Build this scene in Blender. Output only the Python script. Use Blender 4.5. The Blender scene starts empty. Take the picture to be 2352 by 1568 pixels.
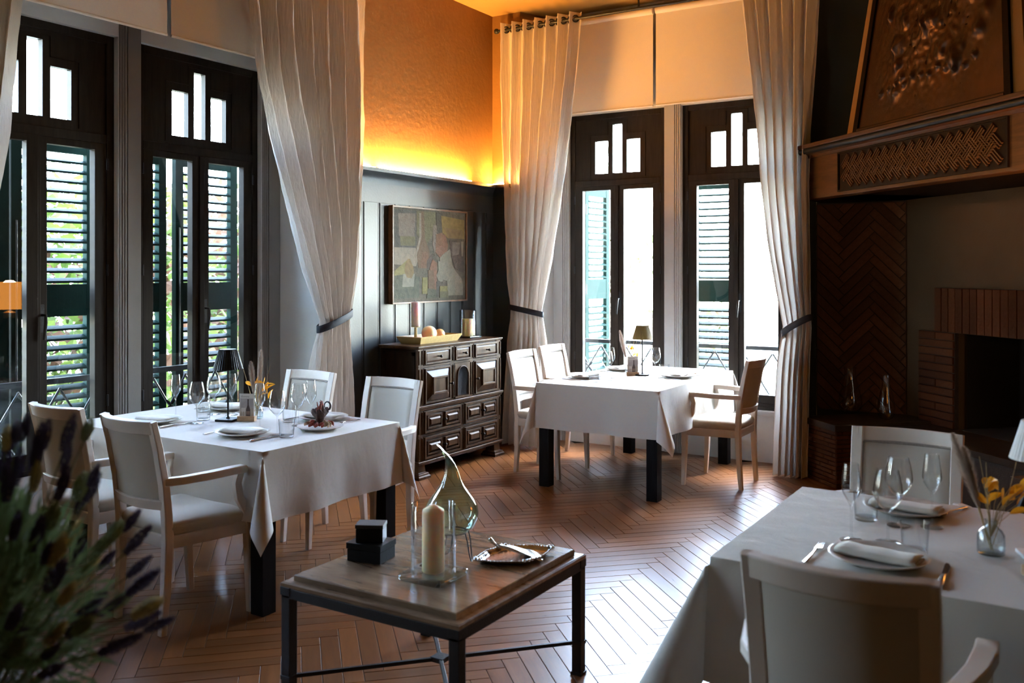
import bpy, math, random
from mathutils import Vector, Matrix, noise

R = math.radians
random.seed(7)
scene = bpy.context.scene
COL = scene.collection

# ------------------------------------------------------------------ camera
CAM_H = 1.6
YAW = R(31.94)
cam_d = bpy.data.cameras.new('camera')
cam_d.sensor_width = 36.0
cam_d.lens = 2124 / 2352 * 36.0
cam_d.shift_y = -(784 - 620) / 2352
cam_d.clip_start = 0.05
cam_d.clip_end = 200
cam_d.dof.use_dof = True
cam_d.dof.focus_distance = 5.9
cam_d.dof.aperture_fstop = 3.2
cam = bpy.data.objects.new('camera', cam_d)
cam.location = (0, 0, CAM_H)
cam.rotation_euler = (R(90), 0, YAW)
COL.objects.link(cam)
scene.camera = cam

# ------------------------------------------------------------------ world, daylight, exposure
world = bpy.data.worlds.new('world')
scene.world = world
world.use_nodes = True
wn = world.node_tree
bg = wn.nodes['Background']
sky = wn.nodes.new('ShaderNodeTexSky')
sky.sky_type = 'NISHITA'
sky.sun_disc = False
sky.sun_elevation = R(55)
sky.sun_rotation = R(5)
sky.altitude = 50
sky.air_density = 1.0
sky.dust_density = 1.0
sky.ozone_density = 1.0
hsv = wn.nodes.new('ShaderNodeHueSaturation')      # thin haze: paler than a clear blue sky
hsv.inputs['Saturation'].default_value = 0.85
wn.links.new(sky.outputs[0], hsv.inputs['Color'])
wn.links.new(hsv.outputs[0], bg.inputs[0])
bg.inputs[1].default_value = 21.0
scene.view_settings.view_transform = 'Standard'
scene.view_settings.look = 'None'
scene.view_settings.gamma = 1.0
scene.view_settings.exposure = 0.0
scene.view_settings.use_curve_mapping = False
try:
    scene.cycles.caustics_reflective = False
    scene.cycles.caustics_refractive = False
    scene.cycles.max_bounces = 7
    scene.cycles.diffuse_bounces = 4
    scene.cycles.glossy_bounces = 3
    scene.cycles.transparent_max_bounces = 16
    scene.cycles.adaptive_threshold = 0.025
    scene.cycles.use_light_tree = False
    scene.cycles.sample_clamp_indirect = 24.0
except Exception:
    pass


def portal(loc, rot, sx, sy):
    l = bpy.data.lights.new('window_portal', 'AREA')
    l.shape = 'RECTANGLE'
    l.size = sx
    l.size_y = sy
    l.cycles.is_portal = True
    o = bpy.data.objects.new('window_portal', l)
    o.location = loc
    o.rotation_euler = rot
    COL.objects.link(o)


for yy in (3.056, 4.218):
    portal((-5.225, yy, 1.73), (0, R(-90), 0), 2.7, 1.0)
portal((-5.225, 1.2, 1.73), (0, R(-90), 0), 2.7, 0.6)
for xx in (-3.656, -2.54):
    portal((xx, 7.785, 1.73), (R(-90), 0, 0), 1.0, 2.7)

# ------------------------------------------------------------------ materials


def new_mat(name):
    m = bpy.data.materials.new(name)
    m.use_nodes = True
    nt = m.node_tree
    nt.nodes.clear()
    out = nt.nodes.new('ShaderNodeOutputMaterial')
    return m, nt, out


def N(nt, typ, **kw):
    n = nt.nodes.new(typ)
    for k, v in kw.items():
        setattr(n, k, v)
    return n


def pmat(name, c1, c2=None, scale=8.0, rough=0.5, bump=0.0, bscale=None, metal=0.0, stretch=(1, 1, 1),
         detail=4.0, spec=0.5, coat=0.0, coat_rough=0.1, sheen=0.0, transl=0.0, rvar=0.0, bdist=0.01, emis=None, estr=0.0, sss=0.0):
    """noise-driven two-tone principled material in object coordinates"""
    m, nt, out = new_mat(name)
    c2 = c2 or tuple(x * 0.85 for x in c1)
    tc = N(nt, 'ShaderNodeTexCoord')
    mp = N(nt, 'ShaderNodeMapping')
    mp.inputs['Scale'].default_value = stretch
    nt.links.new(tc.outputs['Object'], mp.inputs[0])
    nz = N(nt, 'ShaderNodeTexNoise')
    nz.inputs['Scale'].default_value = scale
    nz.inputs['Detail'].default_value = detail
    nt.links.new(mp.outputs[0], nz.inputs['Vector'])
    cr = N(nt, 'ShaderNodeValToRGB')
    cr.color_ramp.elements[0].position = 0.3
    cr.color_ramp.elements[1].position = 0.7
    cr.color_ramp.elements[0].color = (*c2, 1)
    cr.color_ramp.elements[1].color = (*c1, 1)
    nt.links.new(nz.outputs['Fac'], cr.inputs[0])
    b = N(nt, 'ShaderNodeBsdfPrincipled')
    nt.links.new(cr.outputs[0], b.inputs['Base Color'])
    b.inputs['Roughness'].default_value = rough
    b.inputs['Metallic'].default_value = metal
    b.inputs['Specular IOR Level'].default_value = spec
    if spec < 0.4:
        b.inputs['IOR'].default_value = 1.0 + spec * 0.7
    b.inputs['Coat Weight'].default_value = coat
    b.inputs['Coat Roughness'].default_value = coat_rough
    b.inputs['Sheen Weight'].default_value = sheen
    if sss:
        b.inputs['Subsurface Weight'].default_value = sss
        b.inputs['Subsurface Radius'].default_value = (1.0, 0.55, 0.25)
        b.inputs['Subsurface Scale'].default_value = 0.05
    if emis:
        b.inputs['Emission Color'].default_value = (*emis, 1)
        b.inputs['Emission Strength'].default_value = estr
    if rvar:
        mr = N(nt, 'ShaderNodeMapRange')
        mr.inputs[3].default_value = rough - rvar
        mr.inputs[4].default_value = rough + rvar
        nt.links.new(nz.outputs['Fac'], mr.inputs[0])
        nt.links.new(mr.outputs[0], b.inputs['Roughness'])
    if bump:
        nb = N(nt, 'ShaderNodeTexNoise')
        nb.inputs['Scale'].default_value = bscale or scale * 4
        nb.inputs['Detail'].default_value = 5
        nt.links.new(mp.outputs[0], nb.inputs['Vector'])
        bp = N(nt, 'ShaderNodeBump')
        bp.inputs['Strength'].default_value = bump
        bp.inputs['Distance'].default_value = bdist
        nt.links.new(nb.outputs['Fac'], bp.inputs['Height'])
        nt.links.new(bp.outputs[0], b.inputs['Normal'])
    sh = b
    if transl:
        t = N(nt, 'ShaderNodeBsdfTranslucent')
        nt.links.new(cr.outputs[0], t.inputs[0])
        mx = N(nt, 'ShaderNodeMixShader')
        mx.inputs[0].default_value = transl
        nt.links.new(b.outputs[0], mx.inputs[1])
        nt.links.new(t.outputs[0], mx.inputs[2])
        sh = mx
    nt.links.new(sh.outputs[0], out.inputs[0])
    return m


def glass_mat(name, tint=(0.97, 0.985, 0.98), edge=(0.45, 0.5, 0.5), f0=0.05, rough=0.02, noise_s=0.0):
    """thin glass: see-through with a Schlick reflection that grows towards grazing angles"""
    m, nt, out = new_mat(name)
    geo = N(nt, 'ShaderNodeNewGeometry')
    dot = N(nt, 'ShaderNodeVectorMath', operation='DOT_PRODUCT')
    nt.links.new(geo.outputs['Normal'], dot.inputs[0])
    nt.links.new(geo.outputs['Incoming'], dot.inputs[1])
    ab = N(nt, 'ShaderNodeMath', operation='ABSOLUTE')
    nt.links.new(dot.outputs['Value'], ab.inputs[0])
    inv = N(nt, 'ShaderNodeMath', operation='SUBTRACT')
    inv.inputs[0].default_value = 1.0
    nt.links.new(ab.outputs[0], inv.inputs[1])
    pw = N(nt, 'ShaderNodeMath', operation='POWER')
    pw.inputs[1].default_value = 5.0
    nt.links.new(inv.outputs[0], pw.inputs[0])
    ma = N(nt, 'ShaderNodeMath', operation='MULTIPLY_ADD')
    ma.inputs[1].default_value = 1 - f0
    ma.inputs[2].default_value = f0
    nt.links.new(pw.outputs[0], ma.inputs[0])
    p2 = N(nt, 'ShaderNodeMath', operation='POWER')
    p2.inputs[1].default_value = 3.0
    nt.links.new(inv.outputs[0], p2.inputs[0])
    mc = N(nt, 'ShaderNodeMix', data_type='RGBA')
    mc.inputs['A'].default_value = (*tint, 1)
    mc.inputs['B'].default_value = (*edge, 1)
    nt.links.new(p2.outputs[0], mc.inputs['Factor'])
    tr = N(nt, 'ShaderNodeBsdfTransparent')
    nt.links.new(mc.outputs['Result'], tr.inputs[0])
    gl = N(nt, 'ShaderNodeBsdfGlossy')
    gl.inputs['Roughness'].default_value = rough
    mx = N(nt, 'ShaderNodeMixShader')
    nt.links.new(ma.outputs[0], mx.inputs[0])
    nt.links.new(tr.outputs[0], mx.inputs[1])
    nt.links.new(gl.outputs[0], mx.inputs[2])
    nt.links.new(mx.outputs[0], out.inputs[0])
    return m


def emit_mat(name, col, strength):
    m, nt, out = new_mat(name)
    nz = N(nt, 'ShaderNodeTexNoise')
    nz.inputs['Scale'].default_value = 3
    mr = N(nt, 'ShaderNodeMapRange')
    mr.inputs[3].default_value = strength * 0.92
    mr.inputs[4].default_value = strength * 1.08
    nt.links.new(nz.outputs['Fac'], mr.inputs[0])
    e = N(nt, 'ShaderNodeEmission')
    e.inputs[0].default_value = (*col, 1)
    nt.links.new(mr.outputs[0], e.inputs[1])
    nt.links.new(e.outputs[0], out.inputs[0])
    return m


def wood_mat(name, dark, light, rough=0.35, scale=3.0, stretch=(1, 12, 12), bump=0.15, spec=0.5, coat=0.0, tone=None, tvar=0.35, rvar=0.08):
    """grain stretched along local x; tone: None, 'object' (random per object) or 'attr' (face attribute)"""
    m, nt, out = new_mat(name)
    tc = N(nt, 'ShaderNodeTexCoord')
    mp = N(nt, 'ShaderNodeMapping')
    mp.inputs['Scale'].default_value = stretch
    src = tc.outputs['UV'] if tone else tc.outputs['Object']
    nt.links.new(src, mp.inputs[0])
    oi = N(nt, 'ShaderNodeObjectInfo')
    rnd = oi.outputs['Random']
    if tone == 'attr':
        at = N(nt, 'ShaderNodeAttribute', attribute_name='tone')
        rnd = at.outputs['Fac']
    if tone:
        cmb = N(nt, 'ShaderNodeCombineXYZ')
        mu = N(nt, 'ShaderNodeMath', operation='MULTIPLY')
        mu.inputs[1].default_value = 37.0
        nt.links.new(rnd, mu.inputs[0])
        nt.links.new(mu.outputs[0], cmb.inputs[2])
        nt.links.new(mu.outputs[0], cmb.inputs[0])
        va = N(nt, 'ShaderNodeVectorMath', operation='ADD')
        nt.links.new(mp.outputs[0], va.inputs[0])
        nt.links.new(cmb.outputs[0], va.inputs[1])
        vec = va.outputs[0]
    else:
        vec = mp.outputs[0]
    nz = N(nt, 'ShaderNodeTexNoise')
    nz.inputs['Scale'].default_value = scale
    nz.inputs['Detail'].default_value = 6
    nz.inputs['Roughness'].default_value = 0.62
    nz.inputs['Distortion'].default_value = 0.6
    nt.links.new(vec, nz.inputs['Vector'])
    cr = N(nt, 'ShaderNodeValToRGB')
    cr.color_ramp.elements[0].position = 0.32
    cr.color_ramp.elements[1].position = 0.7
    cr.color_ramp.elements[0].color = (*dark, 1)
    cr.color_ramp.elements[1].color = (*light, 1)
    nt.links.new(nz.outputs['Fac'], cr.inputs[0])
    colr = cr.outputs[0]
    if tone:
        hs = N(nt, 'ShaderNodeHueSaturation')
        mr = N(nt, 'ShaderNodeMapRange')
        mr.inputs[3].default_value = 1 - tvar
        mr.inputs[4].default_value = 1 + tvar
        nt.links.new(rnd, mr.inputs[0])
        nt.links.new(mr.outputs[0], hs.inputs['Value'])
        nt.links.new(colr, hs.inputs['Color'])
        colr = hs.outputs[0]
    b = N(nt, 'ShaderNodeBsdfPrincipled')
    nt.links.new(colr, b.inputs['Base Color'])
    b.inputs['Specular IOR Level'].default_value = spec
    if spec < 0.4:
        b.inputs['IOR'].default_value = 1.0 + spec * 0.7
    b.inputs['Coat Weight'].default_value = coat
    b.inputs['Coat Roughness'].default_value = 0.16
    mr2 = N(nt, 'ShaderNodeMapRange')
    mr2.inputs[3].default_value = rough - rvar
    mr2.inputs[4].default_value = rough + rvar
    nt.links.new(nz.outputs['Fac'], mr2.inputs[0])
    nt.links.new(mr2.outputs[0], b.inputs['Roughness'])
    if bump:
        bp = N(nt, 'ShaderNodeBump')
        bp.inputs['Strength'].default_value = bump
        bp.inputs['Distance'].default_value = 0.003
        nt.links.new(nz.outputs['Fac'], bp.inputs['Height'])
        nt.links.new(bp.outputs[0], b.inputs['Normal'])
    nt.links.new(b.outputs[0], out.inputs[0])
    return m


def cloth_mat(name, col, rib=900.0, rough=0.9, transl=0.0, wr=0.6, wscale=7.0, stretch=(1, 1, 1)):
    """linen: fine ribs plus soft creases"""
    m, nt, out = new_mat(name)
    tc = N(nt, 'ShaderNodeTexCoord')
    wv = N(nt, 'ShaderNodeTexWave', wave_type='BANDS', bands_direction='DIAGONAL')
    wv.inputs['Scale'].default_value = rib
    nt.links.new(tc.outputs['Object'], wv.inputs['Vector'])
    nz = N(nt, 'ShaderNodeTexNoise')
    nz.inputs['Scale'].default_value = wscale
    nz.inputs['Detail'].default_value = 5
    nz.inputs['Distortion'].default_value = 0.4
    mp = N(nt, 'ShaderNodeMapping')
    mp.inputs['Scale'].default_value = stretch
    nt.links.new(tc.outputs['Object'], mp.inputs[0])
    nt.links.new(mp.outputs[0], nz.inputs['Vector'])
    cr = N(nt, 'ShaderNodeValToRGB')
    cr.color_ramp.elements[0].color = (*[x * 0.86 for x in col], 1)
    cr.color_ramp.elements[1].color = (*col, 1)
    nt.links.new(wv.outputs['Fac'], cr.inputs[0])
    b1 = N(nt, 'ShaderNodeBump')
    b1.inputs['Strength'].default_value = 0.2
    b1.inputs['Distance'].default_value = 0.001
    nt.links.new(wv.outputs['Fac'], b1.inputs['Height'])
    b2 = N(nt, 'ShaderNodeBump')
    b2.inputs['Strength'].default_value = wr
    b2.inputs['Distance'].default_value = 0.012
    nt.links.new(nz.outputs['Fac'], b2.inputs['Height'])
    nt.links.new(b1.outputs[0], b2.inputs['Normal'])
    b = N(nt, 'ShaderNodeBsdfPrincipled')
    b.inputs['Roughness'].default_value = rough
    b.inputs['Specular IOR Level'].default_value = 0.2
    b.inputs['Sheen Weight'].default_value = 0.15
    nt.links.new(cr.outputs[0], b.inputs['Base Color'])
    nt.links.new(b2.outputs[0], b.inputs['Normal'])
    sh = b
    if transl:
        t = N(nt, 'ShaderNodeBsdfTranslucent')
        nt.links.new(cr.outputs[0], t.inputs[0])
        nt.links.new(b2.outputs[0], t.inputs['Normal'])
        mx = N(nt, 'ShaderNodeMixShader')
        mx.inputs[0].default_value = transl
        nt.links.new(b.outputs[0], mx.inputs[1])
        nt.links.new(t.outputs[0], mx.inputs[2])
        sh = mx
    nt.links.new(sh.outputs[0], out.inputs[0])
    return m


M = {}
M['casing_shaded'] = pmat('shaded_casing_plaster', (0.21, 0.195, 0.18), (0.19, 0.175, 0.16), 5, 0.6, 0.05, 90, spec=0.3)  # niche plaster recoloured darker: the pillar's shade is put into this tone
M['casing_shaded2'] = pmat('pale_casing_paint', (0.42, 0.41, 0.40), (0.39, 0.38, 0.37), 5, 0.6, 0.05, 90)
M['plaster'] = pmat('plaster', (0.62, 0.62, 0.615), (0.58, 0.58, 0.575), 5, 0.75, 0.1, 90)
M['ochre'] = pmat('warm_lit_plaster', (0.235, 0.112, 0.022), (0.20, 0.094, 0.017), 2.2, 0.8, 0.35, 26, bdist=0.012)  # cream plaster coloured orange: the warm strip light is put into the base
M['ceiling'] = pmat('ceiling_paint', (0.33, 0.20, 0.05), (0.31, 0.18, 0.043), 2, 0.85, 0.1, 40)
M['panel'] = pmat('panel_paint', (0.030, 0.036, 0.040), (0.024, 0.029, 0.033), 6, 0.38, 0.06, 70)
M['darkwall'] = pmat('dark_wall_paint', (0.028, 0.03, 0.026), (0.023, 0.025, 0.022), 4, 0.7, 0.1, 60, spec=0.2)
M['creamwall'] = pmat('cream_wall_paint', (0.11, 0.082, 0.055), (0.1, 0.075, 0.05), 3, 0.8, 0.1, 40)
M['frame'] = wood_mat('window_wood', (0.015, 0.011, 0.009), (0.025, 0.019, 0.015), 0.5, 3, (14, 14, 1.2), 0.1, 0.3)
M['plank_o'] = wood_mat('parquet_plank', (0.14, 0.050, 0.014), (0.21, 0.083, 0.025), 0.31, 2.2, (2.0, 18, 1), 0.0, 0.45, 0.1, 'object', 0.24)
M['plank_a'] = wood_mat('parquet_field', (0.14, 0.050, 0.014), (0.21, 0.083, 0.025), 0.31, 2.2, (2.0, 18, 1), 0.0, 0.45, 0.1, 'attr', 0.24)
M['subfloor'] = pmat('floor_joint', (0.012, 0.008, 0.005), (0.02, 0.012, 0.007), 9, 0.9)
M['cloth'] = cloth_mat('table_linen', (0.60, 0.565, 0.515), 700, 0.9, 0.05, 0.6, 8, (1, 1, 0.55))
M['napkin'] = cloth_mat('napkin_linen', (0.62, 0.59, 0.52), 900, 0.9, 0.0, 0.3, 20)
M['chair'] = pmat('chair_paint', (0.68, 0.61, 0.54), (0.62, 0.55, 0.48), 9, 0.42, 0.08, 60, stretch=(1, 1, 0.3))
M['fabric'] = cloth_mat('chair_fabric', (0.56, 0.52, 0.45), 1400, 0.95, 0.0, 0.15, 6)
M['gimp'] = pmat('upholstery_braid', (0.34, 0.30, 0.27), (0.26, 0.23, 0.2), 120, 0.9, 0.5, 300)
M['blackwood'] = wood_mat('black_wood', (0.006, 0.006, 0.007), (0.012, 0.012, 0.013), 0.45, 4, (10, 10, 1), 0.1, 0.3)
M['iron'] = pmat('black_iron', (0.012, 0.014, 0.016), (0.008, 0.009, 0.011), 25, 0.42, 0.15, 160, metal=0.3)
M['black'] = pmat('black_lacquer', (0.010, 0.011, 0.012), (0.007, 0.008, 0.009), 20, 0.38, 0.1, 120, spec=0.38)
M['boxtop'] = pmat('black_box_lid', (0.03, 0.035, 0.035), (0.012, 0.014, 0.014), 6, 0.5, 0.1, 60)
M['coffee'] = wood_mat('coffee_table_wood', (0.13, 0.08, 0.047), (0.25, 0.165, 0.10), 0.22, 2.2, (2, 9, 9), 0.12, 0.5, 0.3)
M['cabinet'] = wood_mat('cabinet_walnut', (0.030, 0.014, 0.006), (0.085, 0.042, 0.018), 0.36, 4, (6, 6, 1), 0.25, 0.38, 0.0)
M['cabdark'] = wood_mat('cabinet_side_walnut', (0.010, 0.006, 0.004), (0.022, 0.012, 0.007), 0.4, 4, (6, 6, 1), 0.2, 0.25, 0.0)
M['knob'] = pmat('aged_iron_knob', (0.03, 0.026, 0.022), (0.015, 0.013, 0.011), 60, 0.4, 0.2, 150, metal=0.8)
M['brass'] = pmat('brass', (0.55, 0.42, 0.22), (0.42, 0.31, 0.15), 30, 0.3, metal=1.0)
M['wax'] = pmat('ivory_wax', (0.88, 0.74, 0.48), (0.86, 0.71, 0.45), 12, 0.55, 0.0, 90, sss=0.9)
M['waxwhite'] = pmat('white_wax', (0.78, 0.70, 0.68), (0.72, 0.64, 0.62), 10, 0.5, 0.0, 90, sss=0.8)
M['waxpeach'] = pmat('peach_wax', (0.80, 0.50, 0.27), (0.74, 0.44, 0.22), 10, 0.5, 0.0, 90, sss=0.8)
M['bamboo'] = wood_mat('bamboo', (0.52, 0.36, 0.13), (0.66, 0.48, 0.20), 0.4, 3, (16, 2, 16), 0.1)
M['oak'] = wood_mat('oak_block', (0.34, 0.20, 0.10), (0.52, 0.34, 0.18), 0.5, 5, (3, 14, 14), 0.1)
M['glass'] = glass_mat('clear_glass', (0.985, 0.99, 0.99), (0.62, 0.66, 0.66), 0.07, 0.01)
M['pane'] = glass_mat('window_glass', (0.96, 0.985, 0.98), (0.7, 0.8, 0.8), 0.045, 0.005)
M['greenglass'] = glass_mat('green_glass', (0.72, 0.88, 0.79), (0.38, 0.56, 0.45), 0.15, 0.015)
M['thickglass'] = glass_mat('thick_glass', (0.93, 0.97, 0.98), (0.5, 0.6, 0.64), 0.10, 0.01)
M['silver'] = pmat('silver', (0.62, 0.60, 0.58), (0.48, 0.46, 0.44), 25, 0.2, 0.05, 80, metal=1.0)
M['plate'] = pmat('stoneware', (0.55, 0.52, 0.47), (0.50, 0.47, 0.42), 40, 0.28, 0.05, 120)
M['plate2'] = pmat('white_porcelain', (0.72, 0.70, 0.67), (0.68, 0.66, 0.63), 40, 0.2)
M['curtain'] = cloth_mat('curtain_linen', (0.68, 0.61, 0.55), 60, 0.95, 0.22, 0.7, 55, (1, 1, 0.09))
M['blind'] = pmat('roller_blind', (0.72, 0.65, 0.58), (0.69, 0.62, 0.55), 160, 0.85, 0.05, 400, transl=0.0)
M['navy'] = pmat('navy_band', (0.012, 0.016, 0.026), (0.008, 0.010, 0.018), 60, 0.7)
M['mortar'] = pmat('dark_mortar', (0.035, 0.026, 0.02), (0.025, 0.018, 0.014), 40, 0.95, 0.3, 120)
M['soot_recess'] = pmat('soot_and_recess_black', (0.006, 0.005, 0.005), (0.004, 0.004, 0.004), 12, 0.95, 0.3, 60)
M['stone'] = pmat('dark_stone_slab', (0.04, 0.029, 0.022), (0.026, 0.019, 0.014), 9, 0.5, 0.1, 60, spec=0.3)
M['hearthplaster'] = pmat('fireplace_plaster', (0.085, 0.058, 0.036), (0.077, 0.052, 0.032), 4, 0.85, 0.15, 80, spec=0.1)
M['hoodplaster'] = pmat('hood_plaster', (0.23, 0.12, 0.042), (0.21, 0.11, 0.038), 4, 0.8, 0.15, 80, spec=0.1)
M['beam'] = wood_mat('beam_wood', (0.045, 0.019, 0.007), (0.085, 0.036, 0.013), 0.4, 3, (1.5, 12, 12), 0.2, 0.3, 0.0)
M['beamdark'] = wood_mat('carved_wood', (0.006, 0.003, 0.002), (0.012, 0.006, 0.003), 0.5, 5, (6, 6, 6), 0.15, 0.25, 0.0)
M['copper'] = pmat('dark_copper', (0.050, 0.018, 0.007), (0.024, 0.009, 0.004), 7, 0.34, 0.1, 60, metal=0.65)
M['copperflat'] = pmat('copper_sheet', (0.012, 0.0045, 0.002), (0.009, 0.0035, 0.0015), 5, 0.6, 0.1, 60, metal=0.1, spec=0.2)
M['shutter'] = pmat('green_shutter_paint', (0.006, 0.017, 0.0145), (0.005, 0.014, 0.012), 12, 0.6, 0.1, 70, spec=0.2)
M['cardpaper'] = pmat('card_paper', (0.60, 0.55, 0.49), (0.56, 0.51, 0.45), 20, 0.6)
M['cardgrey'] = pmat('card_print_grey', (0.30, 0.26, 0.25), (0.42, 0.37, 0.34), 26, 0.6)
M['cardtan'] = pmat('card_print_tan', (0.46, 0.39, 0.30), (0.34, 0.28, 0.22), 30, 0.6)
M['cardbottle'] = pmat('card_print_bottle', (0.07, 0.04, 0.035), (0.04, 0.025, 0.022), 60, 0.5)
M['cardlabel'] = pmat('card_print_label', (0.24, 0.15, 0.10), (0.17, 0.10, 0.07), 60, 0.5)
M['ink'] = pmat('ink', (0.03, 0.025, 0.025), (0.02, 0.018, 0.018), 60, 0.6)
M['plume'] = pmat('pampas_plume', (0.50, 0.40, 0.33), (0.36, 0.27, 0.21), 30, 0.9, transl=0.3)
M['straw'] = pmat('dry_stem', (0.45, 0.33, 0.16), (0.32, 0.22, 0.10), 30, 0.8)
M['orangeleaf'] = pmat('orange_dried_leaf', (0.80, 0.40, 0.02), (0.62, 0.25, 0.015), 25, 0.6, transl=0.35)
M['redleaf'] = pmat('red_dried_leaf', (0.55, 0.10, 0.03), (0.35, 0.06, 0.02), 25, 0.6, transl=0.2)
M['redpetal'] = pmat('red_dried_petal', (0.36, 0.055, 0.022), (0.20, 0.03, 0.015), 40, 0.6, 0.4, 120)
M['brownpod'] = pmat('brown_dried_pod', (0.10, 0.045, 0.028), (0.04, 0.018, 0.014), 60, 0.7, 0.5, 150)
M['darkpod'] = pmat('dark_dried_stem', (0.022, 0.012, 0.016), (0.012, 0.008, 0.010), 60, 0.5)
M['tanpod'] = pmat('tan_dried_pod', (0.42, 0.29, 0.18), (0.26, 0.17, 0.10), 60, 0.8, 0.5, 150)
M['lavender'] = pmat('lavender_bloom', (0.060, 0.042, 0.13), (0.026, 0.018, 0.055), 60, 0.85, 0.6, 200)
M['lavyellow'] = pmat('faded_bloom', (0.55, 0.42, 0.18), (0.40, 0.30, 0.13), 60, 0.85, 0.6, 200)
M['lavgreen'] = pmat('pale_green_bloom', (0.30, 0.34, 0.18), (0.2, 0.24, 0.12), 60, 0.85, 0.6, 200)
M['lavstem'] = pmat('lavender_stem', (0.09, 0.12, 0.04), (0.06, 0.08, 0.03), 30, 0.8)
M['lavleaf'] = pmat('lavender_leaf', (0.19, 0.26, 0.14), (0.10, 0.15, 0.075), 20, 0.75, transl=0.15)
M['pot'] = pmat('terracotta_pot', (0.25, 0.12, 0.07), (0.2, 0.09, 0.05), 9, 0.8, 0.2, 60)
M['leafgreen'] = pmat('vine_leaf', (0.085, 0.125, 0.018), (0.035, 0.065, 0.011), 3, 0.6, transl=0.4)
M['leafbrown'] = pmat('withered_leaf', (0.10, 0.048, 0.028), (0.055, 0.026, 0.015), 3, 0.8, transl=0.2)
M['bark'] = pmat('bark', (0.12, 0.08, 0.05), (0.07, 0.05, 0.03), 12, 0.9, 0.5, 60)
M['ground'] = pmat('garden_ground', (0.52, 0.52, 0.42), (0.44, 0.46, 0.34), 1.5, 0.95)
M['facade'] = pmat('facade_plaster', (0.62, 0.58, 0.5), (0.56, 0.52, 0.45), 3, 0.9, 0.1, 60)
M['oliveshade'] = pmat('olive_lamp_shade', (0.20, 0.15, 0.05), (0.16, 0.12, 0.04), 20, 0.6, transl=0.25)
M['whiteshade'] = pmat('white_lamp_shade', (0.72, 0.72, 0.72), (0.68, 0.68, 0.68), 20, 0.6)
M['led'] = emit_mat('warm_led', (1.0, 0.47, 0.11), 1650.0)
M['warmshade'] = emit_mat('warm_lamp_shade', (1.0, 0.36, 0.06), 9.0)
M['wick'] = pmat('candle_wick', (0.6, 0.5, 0.36), (0.4, 0.3, 0.2), 60, 0.9)


def brick_mat(name, a, b):
    m, nt, out = new_mat(name)
    oi = N(nt, 'ShaderNodeObjectInfo')
    cr = N(nt, 'ShaderNodeValToRGB')
    cr.color_ramp.elements[0].color = (*a, 1)
    cr.color_ramp.elements[1].color = (*b, 1)
    nt.links.new(oi.outputs['Random'], cr.inputs[0])
    tc = N(nt, 'ShaderNodeTexCoord')
    nz = N(nt, 'ShaderNodeTexNoise')
    nz.inputs['Scale'].default_value = 45
    nz.inputs['Detail'].default_value = 4
    nt.links.new(tc.outputs['Object'], nz.inputs['Vector'])
    mx = N(nt, 'ShaderNodeMix', data_type='RGBA', blend_type='MULTIPLY')
    mx.inputs['Factor'].default_value = 0.6
    nt.links.new(cr.outputs[0], mx.inputs['A'])
    cr2 = N(nt, 'ShaderNodeValToRGB')
    cr2.color_ramp.elements[0].color = (0.4, 0.4, 0.4, 1)
    cr2.color_ramp.elements[1].color = (1.3, 1.3, 1.3, 1)
    nt.links.new(nz.outputs['Fac'], cr2.inputs[0])
    nt.links.new(cr2.outputs[0], mx.inputs['B'])
    bp = N(nt, 'ShaderNodeBump')
    bp.inputs['Strength'].default_value = 0.4
    bp.inputs['Distance'].default_value = 0.004
    nt.links.new(nz.outputs['Fac'], bp.inputs['Height'])
    b = N(nt, 'ShaderNodeBsdfPrincipled')
    b.inputs['Roughness'].default_value = 0.8
    b.inputs['IOR'].default_value = 1.15
    nt.links.new(mx.outputs['Result'], b.inputs['Base Color'])
    nt.links.new(bp.outputs[0], b.inputs['Normal'])
    nt.links.new(b.outputs[0], out.inputs[0])
    return m


M['brick'] = brick_mat('brick', (0.055, 0.021, 0.011), (0.10, 0.038, 0.018))
M['brickdark'] = brick_mat('herringbone_brick', (0.055, 0.029, 0.016), (0.10, 0.048, 0.026))

# ------------------------------------------------------------------ mesh helpers


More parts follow.
